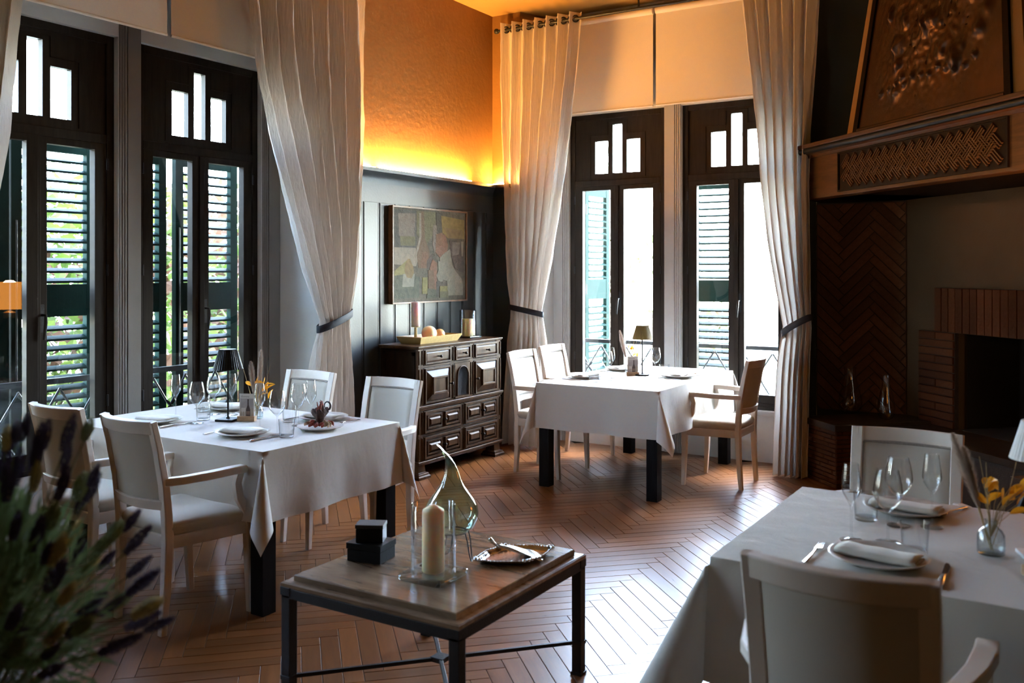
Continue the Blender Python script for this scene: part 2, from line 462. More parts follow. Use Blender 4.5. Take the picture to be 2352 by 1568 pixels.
class MB:
    def __init__(self):
        self.v, self.f, self.mi = [], [], []

    def add(self, vs, fs, mi=0):
        n = len(self.v)
        self.v += [tuple(p) for p in vs]
        self.f += [tuple(i + n for i in f) for f in fs]
        self.mi += [mi] * len(fs)
        return self

    def mm(self, x0, x1, y0, y1, z0, z1, mi=0):
        return self.add([(x0, y0, z0), (x1, y0, z0), (x1, y1, z0), (x0, y1, z0), (x0, y0, z1), (x1, y0, z1), (x1, y1, z1), (x0, y1, z1)],
                        [(3, 2, 1, 0), (4, 5, 6, 7), (0, 1, 5, 4), (1, 2, 6, 5), (2, 3, 7, 6), (3, 0, 4, 7)], mi)

    def rings(self, rings, cap0=True, cap1=True, closed=True, mi=0):
        """loft between equal-length rings"""
        n = len(rings[0])
        vs = [p for r in rings for p in r]
        fs = []
        for i in range(len(rings) - 1):
            for j in range(n if closed else n - 1):
                k = (j + 1) % n
                fs.append((i * n + j, i * n + k, (i + 1) * n + k, (i + 1) * n + j))
        if cap0:
            fs.append(tuple(reversed(range(n))))
        if cap1:
            fs.append(tuple((len(rings) - 1) * n + j for j in range(n)))
        return self.add(vs, fs, mi)

    def grid(self, g, mi=0):
        n = len(g[0])
        vs = [p for r in g for p in r]
        fs = [(i * n + j, i * n + j + 1, (i + 1) * n + j + 1, (i + 1) * n + j) for i in range(len(g) - 1) for j in range(n - 1)]
        return self.add(vs, fs, mi)

    def lathe(self, prof, n=24, c=(0, 0, 0), mi=0, cap0=False, cap1=False):
        rs = [[(c[0] + r * math.cos(2 * math.pi * j / n), c[1] + r * math.sin(2 * math.pi * j / n), c[2] + z) for j in range(n)] for r, z in prof]
        return self.rings(rs, cap0, cap1, mi=mi)

    def sweep(self, pts, w, h, up=(0, 0, 1), ch=0.22, mi=0, caps=True):
        """chamfered rectangular section along a path; w across, h along 'up' (constants or lists)"""
        P = [Vector(p) for p in pts]
        k = len(P)
        W = w if isinstance(w, (list, tuple)) else [w] * k
        Hh = h if isinstance(h, (list, tuple)) else [h] * k
        rs = []
        for i in range(k):
            t = (P[min(i + 1, k - 1)] - P[max(i - 1, 0)]).normalized()
            u = Vector(up)
            u = (u - t * u.dot(t)).normalized()
            s = t.cross(u).normalized()
            a, b = W[i] / 2, Hh[i] / 2
            c = min(a, b) * ch
            sec = [(a - c, -b), (a, -b + c), (a, b - c), (a - c, b), (-a + c, b), (-a, b - c), (-a, -b + c), (-a + c, -b)]
            rs.append([P[i] + s * x + u * y for x, y in sec])
        return self.rings(rs, caps, caps, mi=mi)

    def tube(self, pts, r, n=8, mi=0, caps=True):
        P = [Vector(p) for p in pts]
        k = len(P)
        Rr = r if isinstance(r, (list, tuple)) else [r] * k
        rs = []
        u = None
        for i in range(k):
            t = (P[min(i + 1, k - 1)] - P[max(i - 1, 0)]).normalized()
            if u is None:
                u = t.orthogonal().normalized()
            else:
                u = (u - t * u.dot(t))
                u = u.normalized() if u.length > 1e-6 else t.orthogonal().normalized()
            s = t.cross(u)
            rs.append([P[i] + (u * math.cos(2 * math.pi * j / n) + s * math.sin(2 * math.pi * j / n)) * Rr[i] for j in range(n)])
        return self.rings(rs, caps, caps, mi=mi)

    def prism(self, poly, z0, z1, mi=0):
        return self.rings([[(x, y, z0) for x, y in poly], [(x, y, z1) for x, y in poly]], mi=mi)

    def xform(self, mat, start=0):
        for i in range(start, len(self.v)):
            self.v[i] = tuple(mat @ Vector(self.v[i]))
        return self

    def mesh(self, name, mats, smooth=40):
        me = bpy.data.meshes.new(name)
        me.from_pydata([tuple(p) for p in self.v], [], self.f)
        for m in (mats if isinstance(mats, (list, tuple)) else [mats]):
            me.materials.append(m)
        if isinstance(mats, (list, tuple)) and len(mats) > 1:
            me.polygons.foreach_set('material_index', self.mi)
        if smooth:
            me.polygons.foreach_set('use_smooth', [True] * len(me.polygons))
            me.set_sharp_from_angle(angle=R(smooth))
        me.update()
        return me

    def build(self, name, mats, parent=None, smooth=40, bevel=0.0, loc=None, rz=None):
        o = bpy.data.objects.new(name, self.mesh(name, mats, smooth))
        COL.objects.link(o)
        if parent:
            o.parent = parent
        if loc:
            o.location = loc
        if rz is not None:
            o.rotation_euler = (0, 0, rz)
        if bevel:
            md = o.modifiers.new('bevel', 'BEVEL')
            md.width = bevel
            md.segments = 2
            md.limit_method = 'ANGLE'
            md.angle_limit = R(40)
        return o


def tag(o, label=None, cat=None, group=None, kind=None):
    if label:
        o['label'] = label
    if cat:
        o['category'] = cat
    if group:
        o['group'] = group
    if kind:
        o['kind'] = kind
    return o


def empty(name, loc=(0, 0, 0), rz=0.0, label=None, cat=None, group=None, kind=None):
    o = bpy.data.objects.new(name, None)
    o.empty_display_size = 0.05
    COL.objects.link(o)
    o.location = loc
    o.rotation_euler = (0, 0, rz)
    return tag(o, label, cat, group, kind)


KIDS = {}


def copy_tree(o, parent=None, kids=None):
    c = o.copy()
    COL.objects.link(c)
    c.parent = parent
    for ch in [k for k in bpy.data.objects if k.parent == o] if kids is None else kids.get(o.name, []):
        copy_tree(ch, c, kids)
    return c


def place(proto_objs, root, loc, rz, label, group=None):
    """copy of a thing (root) with parts and sub-parts"""
    r = root.copy()
    COL.objects.link(r)
    r.location = loc
    r.rotation_euler = (0, 0, rz)
    r['label'] = label
    if group:
        r['group'] = group
    mp = {root: r}
    for p in proto_objs:
        c = p.copy()
        COL.objects.link(c)
        c.parent = mp[p.parent]
        mp[p] = c
    return r


def family(root):
    res, todo = [], [root]
    while todo:
        x = todo.pop(0)
        for k in x.children:
            res.append(k)
            todo.append(k)
    return res


def inst(name, me, parent, loc=(0, 0, 0), rot=(0, 0, 0), bevel=0.0):
    o = bpy.data.objects.new(name, me)
    COL.objects.link(o)
    o.parent = parent
    o.location = loc
    o.rotation_euler = rot
    return o


def struct(o):
    o['kind'] = 'structure'
    return o


def lerp_tab(tab, z):
    """smooth lookup in [(z, a, b), ...] sorted from high z to low z"""
    if z >= tab[0][0]:
        return tab[0][1], tab[0][2]
    for (z0, a0, b0), (z1, a1, b1) in zip(tab, tab[1:]):
        if z >= z1:
            t = (z0 - z) / (z0 - z1)
            return a0 + (a1 - a0) * t, b0 + (b1 - b0) * t
    return tab[-1][1], tab[-1][2]


# ------------------------------------------------------------------ room shell
CEIL = 3.98
XL, YB = -4.755, 7.28            # left wall face, back wall face
XR, YF = 2.6, -2.6
XW, YW = -5.08, 7.64             # back faces of the window recesses
OUT = 0.14                       # wall thickness behind the recess
LEDGE = 2.39
WIN_L = [(2.556, 3.556), (3.714, 4.722)]
WIN_B = [(-4.135, -3.178), (-3.019, -2.06)]
WZ0, WZ1 = 0.43, 3.04
# left recess y: front 2.25..5.06, back 2.42..4.90 ; back recess x: front -4.45..-1.96, back -4.30..-2.02
LRF, LRB = (2.25, 5.06), (2.42, 4.90)
BRF, BRB = (-4.45, -1.96), (-4.30, -2.02)


def slab(poly, z0, z1):
    return MB().prism(poly, z0, z1)


# left wall: solid parts (plan polygons) around the recess
w = MB()
w.prism([(XL, LRF[1]), (XL, 8.1), (XW - OUT, 8.1), (XW - OUT, LRB[1]), (XW, LRB[1])], 0, LEDGE - 0.02)
w.prism([(XL, LRF[1]), (XL, 8.1), (XW - OUT, 8.1), (XW - OUT, LRB[1]), (XW, LRB[1])], LEDGE - 0.02, CEIL, mi=1)
w.prism([(XL, 1.5), (XL, LRF[0]), (XW, LRB[0]), (XW - OUT, LRB[0]), (XW - OUT, 1.5)], 0, CEIL, mi=1)
w.mm(XW - OUT, XL, YF - 0.2, 0.9, 0, CEIL, mi=1)
w.mm(XW - OUT, XL, 0.9, 1.5, 0, WZ0, mi=1)
w.mm(XW - OUT, XL, 0.9, 1.5, WZ1, CEIL, mi=1)
ys = [LRB[0]] + [q for p in WIN_L for q in p] + [LRB[1]]
for a, b in ((ys[0], ys[1]), (ys[2], ys[3]), (ys[4], ys[5])):
    w.mm(XW - OUT, XW, a, b, 0, CEIL)
for a, b in WIN_L:
    w.mm(XW - OUT, XW, a, b, 0, WZ0)
    w.mm(XW - OUT, XW, a, b, WZ1, CEIL)
struct(w.build('wall_left', [M['plaster'], M['ochre']], smooth=0))

w = MB()
w.prism([(XL, YB), (BRF[0], YB), (BRB[0], YW), (BRB[0], YW + OUT), (XL - 0.3, YW + OUT), (XL - 0.3, YB)], 0, LEDGE - 0.02)
w.prism([(XL, YB), (BRF[0], YB), (BRB[0], YW), (BRB[0], YW + OUT), (XL - 0.3, YW + OUT), (XL - 0.3, YB)], LEDGE - 0.02, CEIL, mi=1)
xs = [BRB[0]] + [q for p in WIN_B for q in p] + [BRB[1]]
for a, b in ((xs[0], xs[1]), (xs[2], xs[3]), (xs[4], xs[5])):
    w.mm(a, b, YW, YW + OUT, 0, CEIL)
for a, b in WIN_B:
    w.mm(a, b, YW, YW + OUT, 0, WZ0)
    w.mm(a, b, YW, YW + OUT, WZ1, CEIL)
# pier and return beside the fireplace, then the wall above the alcove
w.prism([(BRF[1], YB), (-1.90, YB), (-1.90, YW + OUT), (BRB[1], YW + OUT), (BRB[1], YW)], 0, CEIL, mi=2)
w.mm(-1.905, -0.9, 7.815, 8.07, 0, CEIL, mi=2)
w.mm(-1.90, 1.6, YB, YB + 0.2, 2.40, CEIL, mi=2)
struct(w.build('wall_back', [M['plaster'], M['ochre'], M['darkwall']], smooth=0))

# diagonal corner block behind the fireplace and the rest of the room, out of the picture
w = MB()
w.prism([(0.02, 5.40), (XR, 5.40), (XR, 5.7), (0.6, 5.7), (0.02, 6.3)], 0, CEIL)
w.mm(XR, XR + 0.2, YF - 0.2, 5.7, 0, CEIL)
struct(w.build('wall_right', M['creamwall'], smooth=0))
struct(MB().mm(XL - 0.2, XR + 0.2, YF - 0.2, YF, 0, CEIL).build('wall_front', M['creamwall'], smooth=0))
struct(MB().mm(XW - OUT, XR + 0.2, YF - 0.2, 8.1, CEIL, CEIL + 0.15).build('ceiling', M['ceiling'], smooth=0))

# ------------------------------------------------------------------ floor: herringbone parquet
PW, PN = 0.08, 7
PL = PW * PN
floor = struct(MB().mm(XW - OUT, XR + 0.2, YF - 0.2, 8.1, -0.14, -0.012).build('floor', M['subfloor'], smooth=0))
s_dir = Vector((-1, 1, 0)) / math.sqrt(2)
t_dir = Vector((1, 1, 0)) / math.sqrt(2)
ORG = Vector((-2.05 + PL / math.sqrt(2), 3.6, 0))
GAP = 0.0012


def proj(p):
    xc = math.cos(YAW) * p.x + math.sin(YAW) * p.y
    d = -math.sin(YAW) * p.x + math.cos(YAW) * p.y
    if d < 0.3:
        return None
    return 1176 + 2124 * xc / d, 620 + 2124 * CAM_H / d, d


planks = []
for i in range(-110, 111):
    for j in range(-16, 17):
        o = ORG + s_dir * (i * PW + j * PL) + t_dir * (i * PW - j * PL)
        for kind in (0, 1):
            if kind == 0:
                c = o + s_dir * (PL / 2) + t_dir * (PW / 2)
                ang = math.atan2(s_dir.y, s_dir.x)
            else:
                c = o + s_dir * (PL + PW / 2) + t_dir * (PW - PL / 2)
                ang = math.atan2(t_dir.y, t_dir.x)
            if not (XW - 0.1 < c.x < XR and YF < c.y < 7.75):
                continue
            q = proj(c)
            vis = 0
            if q:
                u, v2, d = q
                if -40 < u < 2400 and 1000 < v2 < 1600:
                    vis = 1 / d ** 3
                    if (u > 1640 and v2 > 1120) or (u < 330) or (650 < u < 1330 and 1190 < v2 < 1440 and v2 < 1440 - (abs(u - 1060)) * 0.42):
                        vis *= 0.01
                    if c.y > 7.6 or c.x < XL:
                        vis = 0
            planks.append((vis, c, ang))
planks.sort(key=lambda p: -p[0])
pm = MB()
hl, hw, cz = PL / 2 - GAP, PW / 2 - GAP, 0.0012
pm.rings([[(-hl, -hw, -0.012), (hl, -hw, -0.012), (hl, hw, -0.012), (-hl, hw, -0.012)],
          [(-hl, -hw, -cz), (hl, -hw, -cz), (hl, hw, -cz), (-hl, hw, -cz)],
          [(-hl + cz, -hw + cz, 0), (hl - cz, -hw + cz, 0), (hl - cz, hw - cz, 0), (-hl + cz, hw - cz, 0)]], cap0=False)
plank_me = pm.mesh('plank', M['plank_o'], 0)
uvl = plank_me.uv_layers.new(name='UVMap')
for lp in plank_me.loops:
    p = plank_me.vertices[lp.vertex_index].co
    uvl.data[lp.index].uv = (p.x, p.y)
rp = random.Random(3)
for vis, c, ang in planks[:300]:
    inst('plank', plank_me, floor, (c.x, c.y, rp.uniform(-0.0004, 0.0003)), (rp.uniform(-0.0015, 0.0015), 0, ang))
fb = MB()
tones, uvs = [], []
for vis, c, ang in planks[300:]:
    n0 = len(fb.v)
    n1 = len(fb.f)
    ca, sa = math.cos(ang), math.sin(ang)
    dz = rp.uniform(-0.0005, 0.0003)
    fb.add([(c.x + ca * x - sa * y, c.y + sa * x + ca * y, z + dz) for x, y, z in pm.v], pm.f)
    tones += [rp.random()] * len(pm.f)
    uvs += [(x, y) for x, y, z in pm.v]
fm = fb.mesh('parquet_field', M['plank_a'], 0)
at = fm.attributes.new('tone', 'FLOAT', 'FACE')
at.data.foreach_set('value', tones)
uvl = fm.uv_layers.new(name='UVMap')
for lp in fm.loops:
    uvl.data[lp.index].uv = uvs[lp.vertex_index]
fo = bpy.data.objects.new('parquet_field', fm)
COL.objects.link(fo)
fo.parent = floor
fo['kind'] = 'stuff'

# ------------------------------------------------------------------ panelled wall: boards, frieze, ledge, cove light
pan = struct(empty('trim_1', (XL, 5.06, 0)))
bw = 0.19
yb = 5.06
board_me = MB()
board_me.mm(0, 0.012, 0.004, bw - 0.004, 0.14, 2.13)
board_me.mm(0.012, 0.016, 0.010, bw - 0.022, 0.15, 2.125)
board_me.mm(0.012, 0.016, bw - 0.018, bw - 0.010, 0.15, 2.125)
board_me = board_me.mesh('board', M['panel'], 0)
k = 0
while yb + bw * (k + 1) < YB + 0.03:
    inst('board', board_me, pan, (0, bw * k, 0))
    k += 1
MB().mm(0, 0.018, bw * k, YB - 5.06, 0.14, 2.13).build('board', M['panel'], pan, 0)
MB().mm(-0.004, 0.02, 0, YB - 5.06, 2.13, 2.34).build('frieze_rail', M['panel'], pan, 0)
MB().mm(-0.004, 0.028, 0, YB - 5.06, 0, 0.14).build('plinth', M['panel'], pan, 0, 0.004)


def ledge_profile(dep=0.1):
    return [(0, LEDGE - 0.11), (0.022, LEDGE - 0.11), (0.026, LEDGE - 0.085), (0.045, LEDGE - 0.06), (0.075, LEDGE - 0.04), (dep - 0.01, LEDGE - 0.032), (dep, LEDGE - 0.028), (dep, LEDGE + 0.0), (0, LEDGE + 0.0)]


lp = ledge_profile()
led = MB().rings([[(x, 0, z) for x, z in lp], [(x, YB - 5.06, z) for x, z in lp]])
led.build('ledge', M['panel'], pan, 30)
pan2 = struct(empty('trim_2', (XL, YB, 0)))
MB().mm(0, 0.305, -0.016, 0.004, 0.14, 2.13).build('board', M['panel'], pan2, 0)
MB().mm(0, 0.305, -0.02, 0.004, 2.13, 2.34).build('frieze_rail', M['panel'], pan2, 0)
MB().rings([[(0, -x, z) for x, z in lp], [(0.305, -x, z) for x, z in lp]]).build('ledge', M['panel'], pan2, 30)
MB().mm(0, 0.305, -0.028, 0.004, 0, 0.14).build('plinth', M['panel'], pan2, 0, 0.004)


def led_strip(name, loc, ln, axis, label):
    e = empty(name, loc, 0 if axis == 'y' else R(-90), label, 'light strip', 'cove light strips on the panel ledge')
    MB().mm(-0.011, 0.011, 0, ln, 0, 0.008).build('channel', M['brass'], e, 0)
    MB().mm(-0.008, 0.008, 0.01, ln - 0.01, 0.008, 0.013).build('diffuser', M['led'], e, 0)
    return e


led_strip('light_strip', (XL + 0.035, 5.60, LEDGE), 1.28, 'y', 'long glowing warm light strip lying on the dark wall ledge above the painting')
led_strip('light_strip', (XL + 0.035, 5.30, LEDGE), 0.26, 'y', 'short glowing warm light strip on the wall ledge behind the tall tied curtain')
led_strip('light_strip', (XL + 0.03, YB - 0.035, LEDGE), 0.27, 'x', 'short warm light strip on the ledge in the room corner behind the eyelet curtain')

# window recess casings
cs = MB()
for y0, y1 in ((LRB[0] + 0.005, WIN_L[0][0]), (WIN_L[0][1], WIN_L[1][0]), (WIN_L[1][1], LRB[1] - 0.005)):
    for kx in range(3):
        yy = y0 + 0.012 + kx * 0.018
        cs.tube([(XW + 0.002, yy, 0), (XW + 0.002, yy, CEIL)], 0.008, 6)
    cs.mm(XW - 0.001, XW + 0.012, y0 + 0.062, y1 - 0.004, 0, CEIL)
struct(cs.build('trim_3', M['casing_shaded'], smooth=50))
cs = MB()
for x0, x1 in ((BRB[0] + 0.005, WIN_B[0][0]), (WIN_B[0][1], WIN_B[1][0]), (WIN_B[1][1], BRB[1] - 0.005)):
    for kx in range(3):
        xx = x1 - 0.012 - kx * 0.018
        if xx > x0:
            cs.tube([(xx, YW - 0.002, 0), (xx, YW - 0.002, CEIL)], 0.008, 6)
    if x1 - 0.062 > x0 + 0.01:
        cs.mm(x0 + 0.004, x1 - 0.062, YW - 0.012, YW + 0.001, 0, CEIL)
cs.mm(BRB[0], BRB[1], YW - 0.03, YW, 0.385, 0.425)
struct(cs.build('trim_4', M['casing_shaded2'], smooth=50))

# ------------------------------------------------------------------ windows (local: x along the wall, y outward, z up)


def make_window(name, loc, rz, W2, ajar=0.0):
    e = struct(empty(name, loc, rz))
    G0, G1 = 0.066, W2 - 0.125
    f = MB()
    f.mm(-W2, -W2 + 0.05, 0, 0.09, WZ0, WZ1)
    f.mm(W2 - 0.05, W2, 0, 0.09, WZ0, WZ1)
    f.mm(-W2 + 0.05, W2 - 0.05, 0, 0.09, WZ1 - 0.05, WZ1)
    f.mm(-W2 + 0.05, W2 - 0.05, 0, 0.09, WZ0, WZ0 + 0.055)
    f.mm(-W2 + 0.05, W2 - 0.05, 0, 0.09, 2.375, 2.43)
    f.mm(-W2 + 0.05, W2 - 0.05, -0.012, 0.02, WZ0 - 0.002, WZ0 + 0.03)
    f.build('window_frame', M['frame'], e, 0, 0.003)
    # transom with three slots
    hol = [(-0.225, -0.095, 2.49, 2.79), (-0.047, 0.047, 2.49, 2.935), (0.095, 0.225, 2.49, 2.79)]
    p = MB()
    z0, z1 = 2.43, WZ1 - 0.05
    xsx = [-W2 + 0.05, -0.225, -0.095, -0.047, 0.047, 0.095, 0.225, W2 - 0.05]
    for a, b in zip(xsx[0::2], xsx[1::2]):
        p.mm(a, b, 0.015, 0.06, z0, z1)
    for a, b, c, d in hol:
        p.mm(a, b, 0.015, 0.06, z0, c)
        p.mm(a, b, 0.015, 0.06, d, z1)
    # shallow stepped bead around the slots
    pts = [(-0.275, 2.45), (-0.275, 2.845), (-0.095, 2.845), (-0.095, 2.965), (0.095, 2.965), (0.095, 2.845), (0.275, 2.845), (0.275, 2.45)]
    for (xa, za), (xb, zb) in zip(pts, pts[1:]):
        p.mm(min(xa, xb) - 0.003, max(xa, xb) + 0.003, 0.010, 0.02, min(za, zb) - 0.003, max(za, zb) + 0.003)
    p.build('transom_panel', M['frame'], e, 0)
    for a, b, c, d in hol:
        MB().mm(a - 0.004, b + 0.004, 0.035, 0.04, c - 0.004, d + 0.004).build('pane', M['pane'], e, 0)
    # two casements
    for s in (-1, 1):
        hx = s * (W2 - 0.05)
        ce = MB()
        def bx(a, b, y0, y1, c, d):
            ce.mm(min(s * a, s * b) - hx, max(s * a, s * b) - hx, y0, y1, c, d)
        bx(0.002, G0 + 0.002, 0.0, 0.055, WZ0 + 0.055, 2.375)
        bx(G1 - 0.002, W2 - 0.052, 0.0, 0.055, WZ0 + 0.055, 2.375)
        bx(G0, G1, 0.0, 0.055, WZ0 + 0.055, 0.555)
        bx(G0, G1, 0.0, 0.055, 2.335, 2.375)
        if s == 1:
            ce.mm(0.0 - 0.018 - hx, 0.022 - hx, -0.014, 0.0, WZ0 + 0.06, 2.37)
        c = ce.build('casement', M['frame'], e, 0, 0.003, loc=(hx, 0.004, 0))
        c.rotation_euler = (0, 0, -ajar if s == -1 else 0)
        pn = MB()
        x0, x1 = sorted((s * (G0 - 0.002) - hx, s * (G1 + 0.002) - hx))
        pn.mm(x0, x1, 0.028, 0.033, 0.551, 2.339)
        pn.build('pane', M['pane'], c, 0)
        hg = MB()
        for zz in (0.8, 1.6, 2.25):
            hg.tube([(s * 0.004, -0.006, zz - 0.035), (s * 0.004, -0.006, zz + 0.035)], 0.006, 8)
        hg.build('hinge', M['iron'], c, 40)
        if s == 1:
            h = MB()
            x = 0.033 - hx
            h.mm(x - 0.014, x + 0.014, -0.008, 0.0, 1.24, 1.40)
            h.tube([(x, -0.004, 1.34), (x, -0.045, 1.34), (x - 0.004, -0.052, 1.30), (x - 0.012, -0.050, 1.20)], [0.008, 0.008, 0.010, 0.007], 8)
            h.build('handle', M['iron'], c, 40)
    return e


wl = []
make_window('window_1', (XW - 0.04, 3.056, 0), R(90), 0.5, R(3.9))
make_window('window_2', (XW - 0.04, 4.218, 0), R(90), 0.504)
make_window('window_3', (-3.6565, YW + 0.03, 0), 0, 0.4785)
make_window('window_4', (-2.5395, YW + 0.03, 0), 0, 0.4795)

make_window('added_window_5', (XW - 0.04, 1.2, 0), R(90), 0.30)  # added, unseen window; its width is set for daylight on the chair backs

# shutters outside (local x from hinge across the leaf, y = thickness, z up)


def shutter_meshes(wd):
    sl = [(-0.027, -0.007), (-0.025, 0.007), (0.025, 0.007), (0.027, -0.007)]
    return {
        'slat': MB().rings([[(0.062, y, z) for y, z in sl], [(wd - 0.062, y, z) for y, z in sl]]).mesh('slat', M['shutter'], 0),
        'stile': MB().mm(0, 0.065, -0.021, 0.021, 0.44, 2.42).mesh('stile', M['shutter'], 0),
        'mid': MB().mm(0.065, wd - 0.065, -0.019, 0.019, 0, 0.2).mesh('rail', M['shutter'], 0),
        'end': MB().mm(0.065, wd - 0.065, -0.019, 0.019, 0, 0.085).mesh('rail', M['shutter'], 0),
    }


SHM = {}


def make_shutter(hinge, ang, wd, label, tilt=22):
    if wd not in SHM:
        SHM[wd] = shutter_meshes(wd)
    q = SHM[wd]
    e = empty('louvred_shutter', (hinge[0], hinge[1], 0), ang, label, 'shutter', 'green louvred shutters outside the windows')
    inst('stile', q['stile'], e)
    inst('stile', q['stile'], e, (wd - 0.065, 0, 0))
    inst('rail', q['mid'], e, (0, 0, 1.31))
    inst('rail', q['end'], e, (0, 0, 0.44))
    inst('rail', q['end'], e, (0, 0, 2.335))
    for z0, n in ((0.55, 12), (1.535, 13)):
        for k in range(n):
            inst('slat', q['slat'], e, (0, 0, z0 + 0.0625 * k), (R(tilt), 0, 0))
    for zz in (0.62, 1.41, 2.2):
        MB().tube([(0.0, -0.026, zz - 0.05), (0.0, -0.026, zz + 0.05)], 0.008, 8).build('hinge', M['iron'], e, 40)
    MB().tube([(wd - 0.03, 0.026, 0.9), (wd - 0.03, 0.026, 1.9)], 0.006, 8).build('bolt', M['iron'], e, 40)
    return e


# facade: outer skin of the wall with wider openings, the shutters hang on it
SX, SY = -5.465, 8.10
fc = MB()
for y0, y1 in ((YF - 0.2, 0.45), (1.55, 2.48), (3.652, 3.668), (4.825, 8.3)):
    fc.mm(SX + 0.03, XW - OUT, y0, y1, -3.2, CEIL + 0.4)
fc.mm(SX + 0.03, XW - OUT, 0.45, 1.55, -3.2, WZ0 - 0.06)
fc.mm(SX + 0.03, XW - OUT, 0.45, 1.55, 2.99, CEIL + 0.4)
fc.mm(SX + 0.03, XW - OUT, 2.48, 4.825, -3.2, WZ0 - 0.06)
fc.mm(SX + 0.03, XW - OUT, 2.48, 4.825, 2.99, CEIL + 0.4)
for x0, x1 in ((SX + 0.03, -4.215), (-3.125, -3.105), (-2.0, -1.905)):
    fc.mm(x0, x1, YW + OUT, SY - 0.03, -3.2, CEIL + 0.4)
fc.mm(-4.215, -2.0, YW + OUT, SY - 0.03, -3.2, WZ0 - 0.06)
fc.mm(-4.215, -2.0, YW + OUT, SY - 0.03, 2.99, CEIL + 0.4)
struct(fc.build('wall_exterior', M['facade'], smooth=0))
make_shutter((SX, 3.65), R(-90), 0.555, 'closed green louvred shutter filling the right glass of the leftmost tall window', -22)
make_shutter((SX, 2.53), R(90.5), 0.555, 'green louvred shutter at the picture edge outside the leftmost tall window')
make_shutter((SX, 4.82), R(-90), 0.555, 'closed green louvred shutter outside the tall window beside the small black table lamp', -22)
make_shutter((SX, 3.67), R(90 + 5), 0.555, 'green louvred shutter slightly ajar outside the window beside the black table lamp')
make_shutter((-4.215, SY), R(87), 0.48, 'green louvred shutter swung open outside the back window nearest the room corner')
make_shutter((-3.10, SY), R(0), 0.48, 'closed green louvred shutter outside the back window nearest the fireplace')

# railings outside


def make_railing(loc, rz, label, wdt=1.06):
    e = empty('balcony_railing', loc, rz, label, 'railing', 'wrought iron window railings')
    MB().mm(-wdt / 2, wdt / 2, -0.018, 0.018, 0.91, 0.945).build('top_rail', M['iron'], e, 0)
    MB().mm(-wdt / 2, wdt / 2, -0.012, 0.012, 0.46, 0.48).build('bottom_rail', M['iron'], e, 0)
    for s in (-1, 1):
        MB().mm(s * wdt / 2 - 0.012, s * wdt / 2 + 0.012, -0.012, 0.012, 0.36, 0.945).build('post', M['iron'], e, 0)
    n = 4
    cw = (wdt - 0.03) / n
    bar = MB()
    L = math.hypot(cw, 0.4)
    bar.tube([(-L / 2, 0, 0), (L / 2, 0, 0)], 0.008, 6)
    bar_me = bar.mesh('lattice_bar', M['iron'], 40)
    lf = MB()
    for a in (45, 135, 225, 315):
        ca, sa = math.cos(R(a)), math.sin(R(a))
        pts = [(ca * r, 0, sa * r) for r in (0.0, 0.02, 0.045, 0.065)]
        lf.sweep(pts, [0.004, 0.004, 0.004, 0.002], [0.006, 0.02, 0.016, 0.002], up=(-sa, 0, ca))
    leaf_me = lf.mesh('leaf_ornament', M['iron'], 40)
    for i in range(n):
        cx = -wdt / 2 + 0.015 + cw * (i + 0.5)
        for s in (-1, 1):
            inst('lattice_bar', bar_me, e, (cx, s * 0.006, 0.682), (0, s * math.atan2(0.4, cw), 0))
        inst('leaf_ornament', leaf_me, e, (cx, -0.012, 0.682))
    return e


RX, RY = XW - OUT - 0.10, YW + OUT + 0.12
make_railing((RX, 3.066, 0), R(90), 'black iron lattice railing outside the leftmost tall window')
make_railing((RX, 4.246, 0), R(90), 'black iron lattice railing outside the window beside the black table lamp')
make_railing((-3.67, RY, 0), 0, 'black iron lattice railing outside the back window nearest the room corner')
make_railing((-2.553, RY, 0), 0, 'black iron lattice railing outside the back window nearest the fireplace')

# ------------------------------------------------------------------ blinds


def make_blind(name, p0, p1, z0, z1, label):
    d = Vector(p1) - Vector(p0)
    L = d.length
    rz = math.atan2(d.y, d.x)
    e = empty(name, (p0[0], p0[1], 0), rz, label, 'blind', 'roller blinds pulled a third down')
    MB().mm(0, L, -0.002, 0.002, z0, z1).build('blind_fabric', M['blind'], e, 0)
    MB().tube([(0, 0, z0 + 0.004), (L, 0, z0 + 0.004)], 0.009, 10).build('bottom_bar', M['blind'], e, 40)
    MB().tube([(0, 0, z1), (L, 0, z1)], 0.03, 16).build('roller_tube', M['blind'], e, 40)
    return e


make_blind('roller_blind', (-4.85, 2.50), (-4.85, 3.735), 3.055, 3.86, 'cream roller blind above the leftmost tall window')
make_blind('roller_blind', (-4.85, 3.765), (-4.85, 4.98), 3.055, 3.86, 'cream roller blind above the window behind the near left dining table')
make_blind('roller_blind', (-4.30, 7.50), (-3.225, 7.50), 3.03, 3.86, 'cream roller blind beside the eyelet curtain at the back, warmly lit')
make_blind('roller_blind', (-3.198, 7.50), (-2.06, 7.50), 3.03, 3.86, 'cream roller blind above the back window nearest the fireplace')

# ------------------------------------------------------------------ curtains


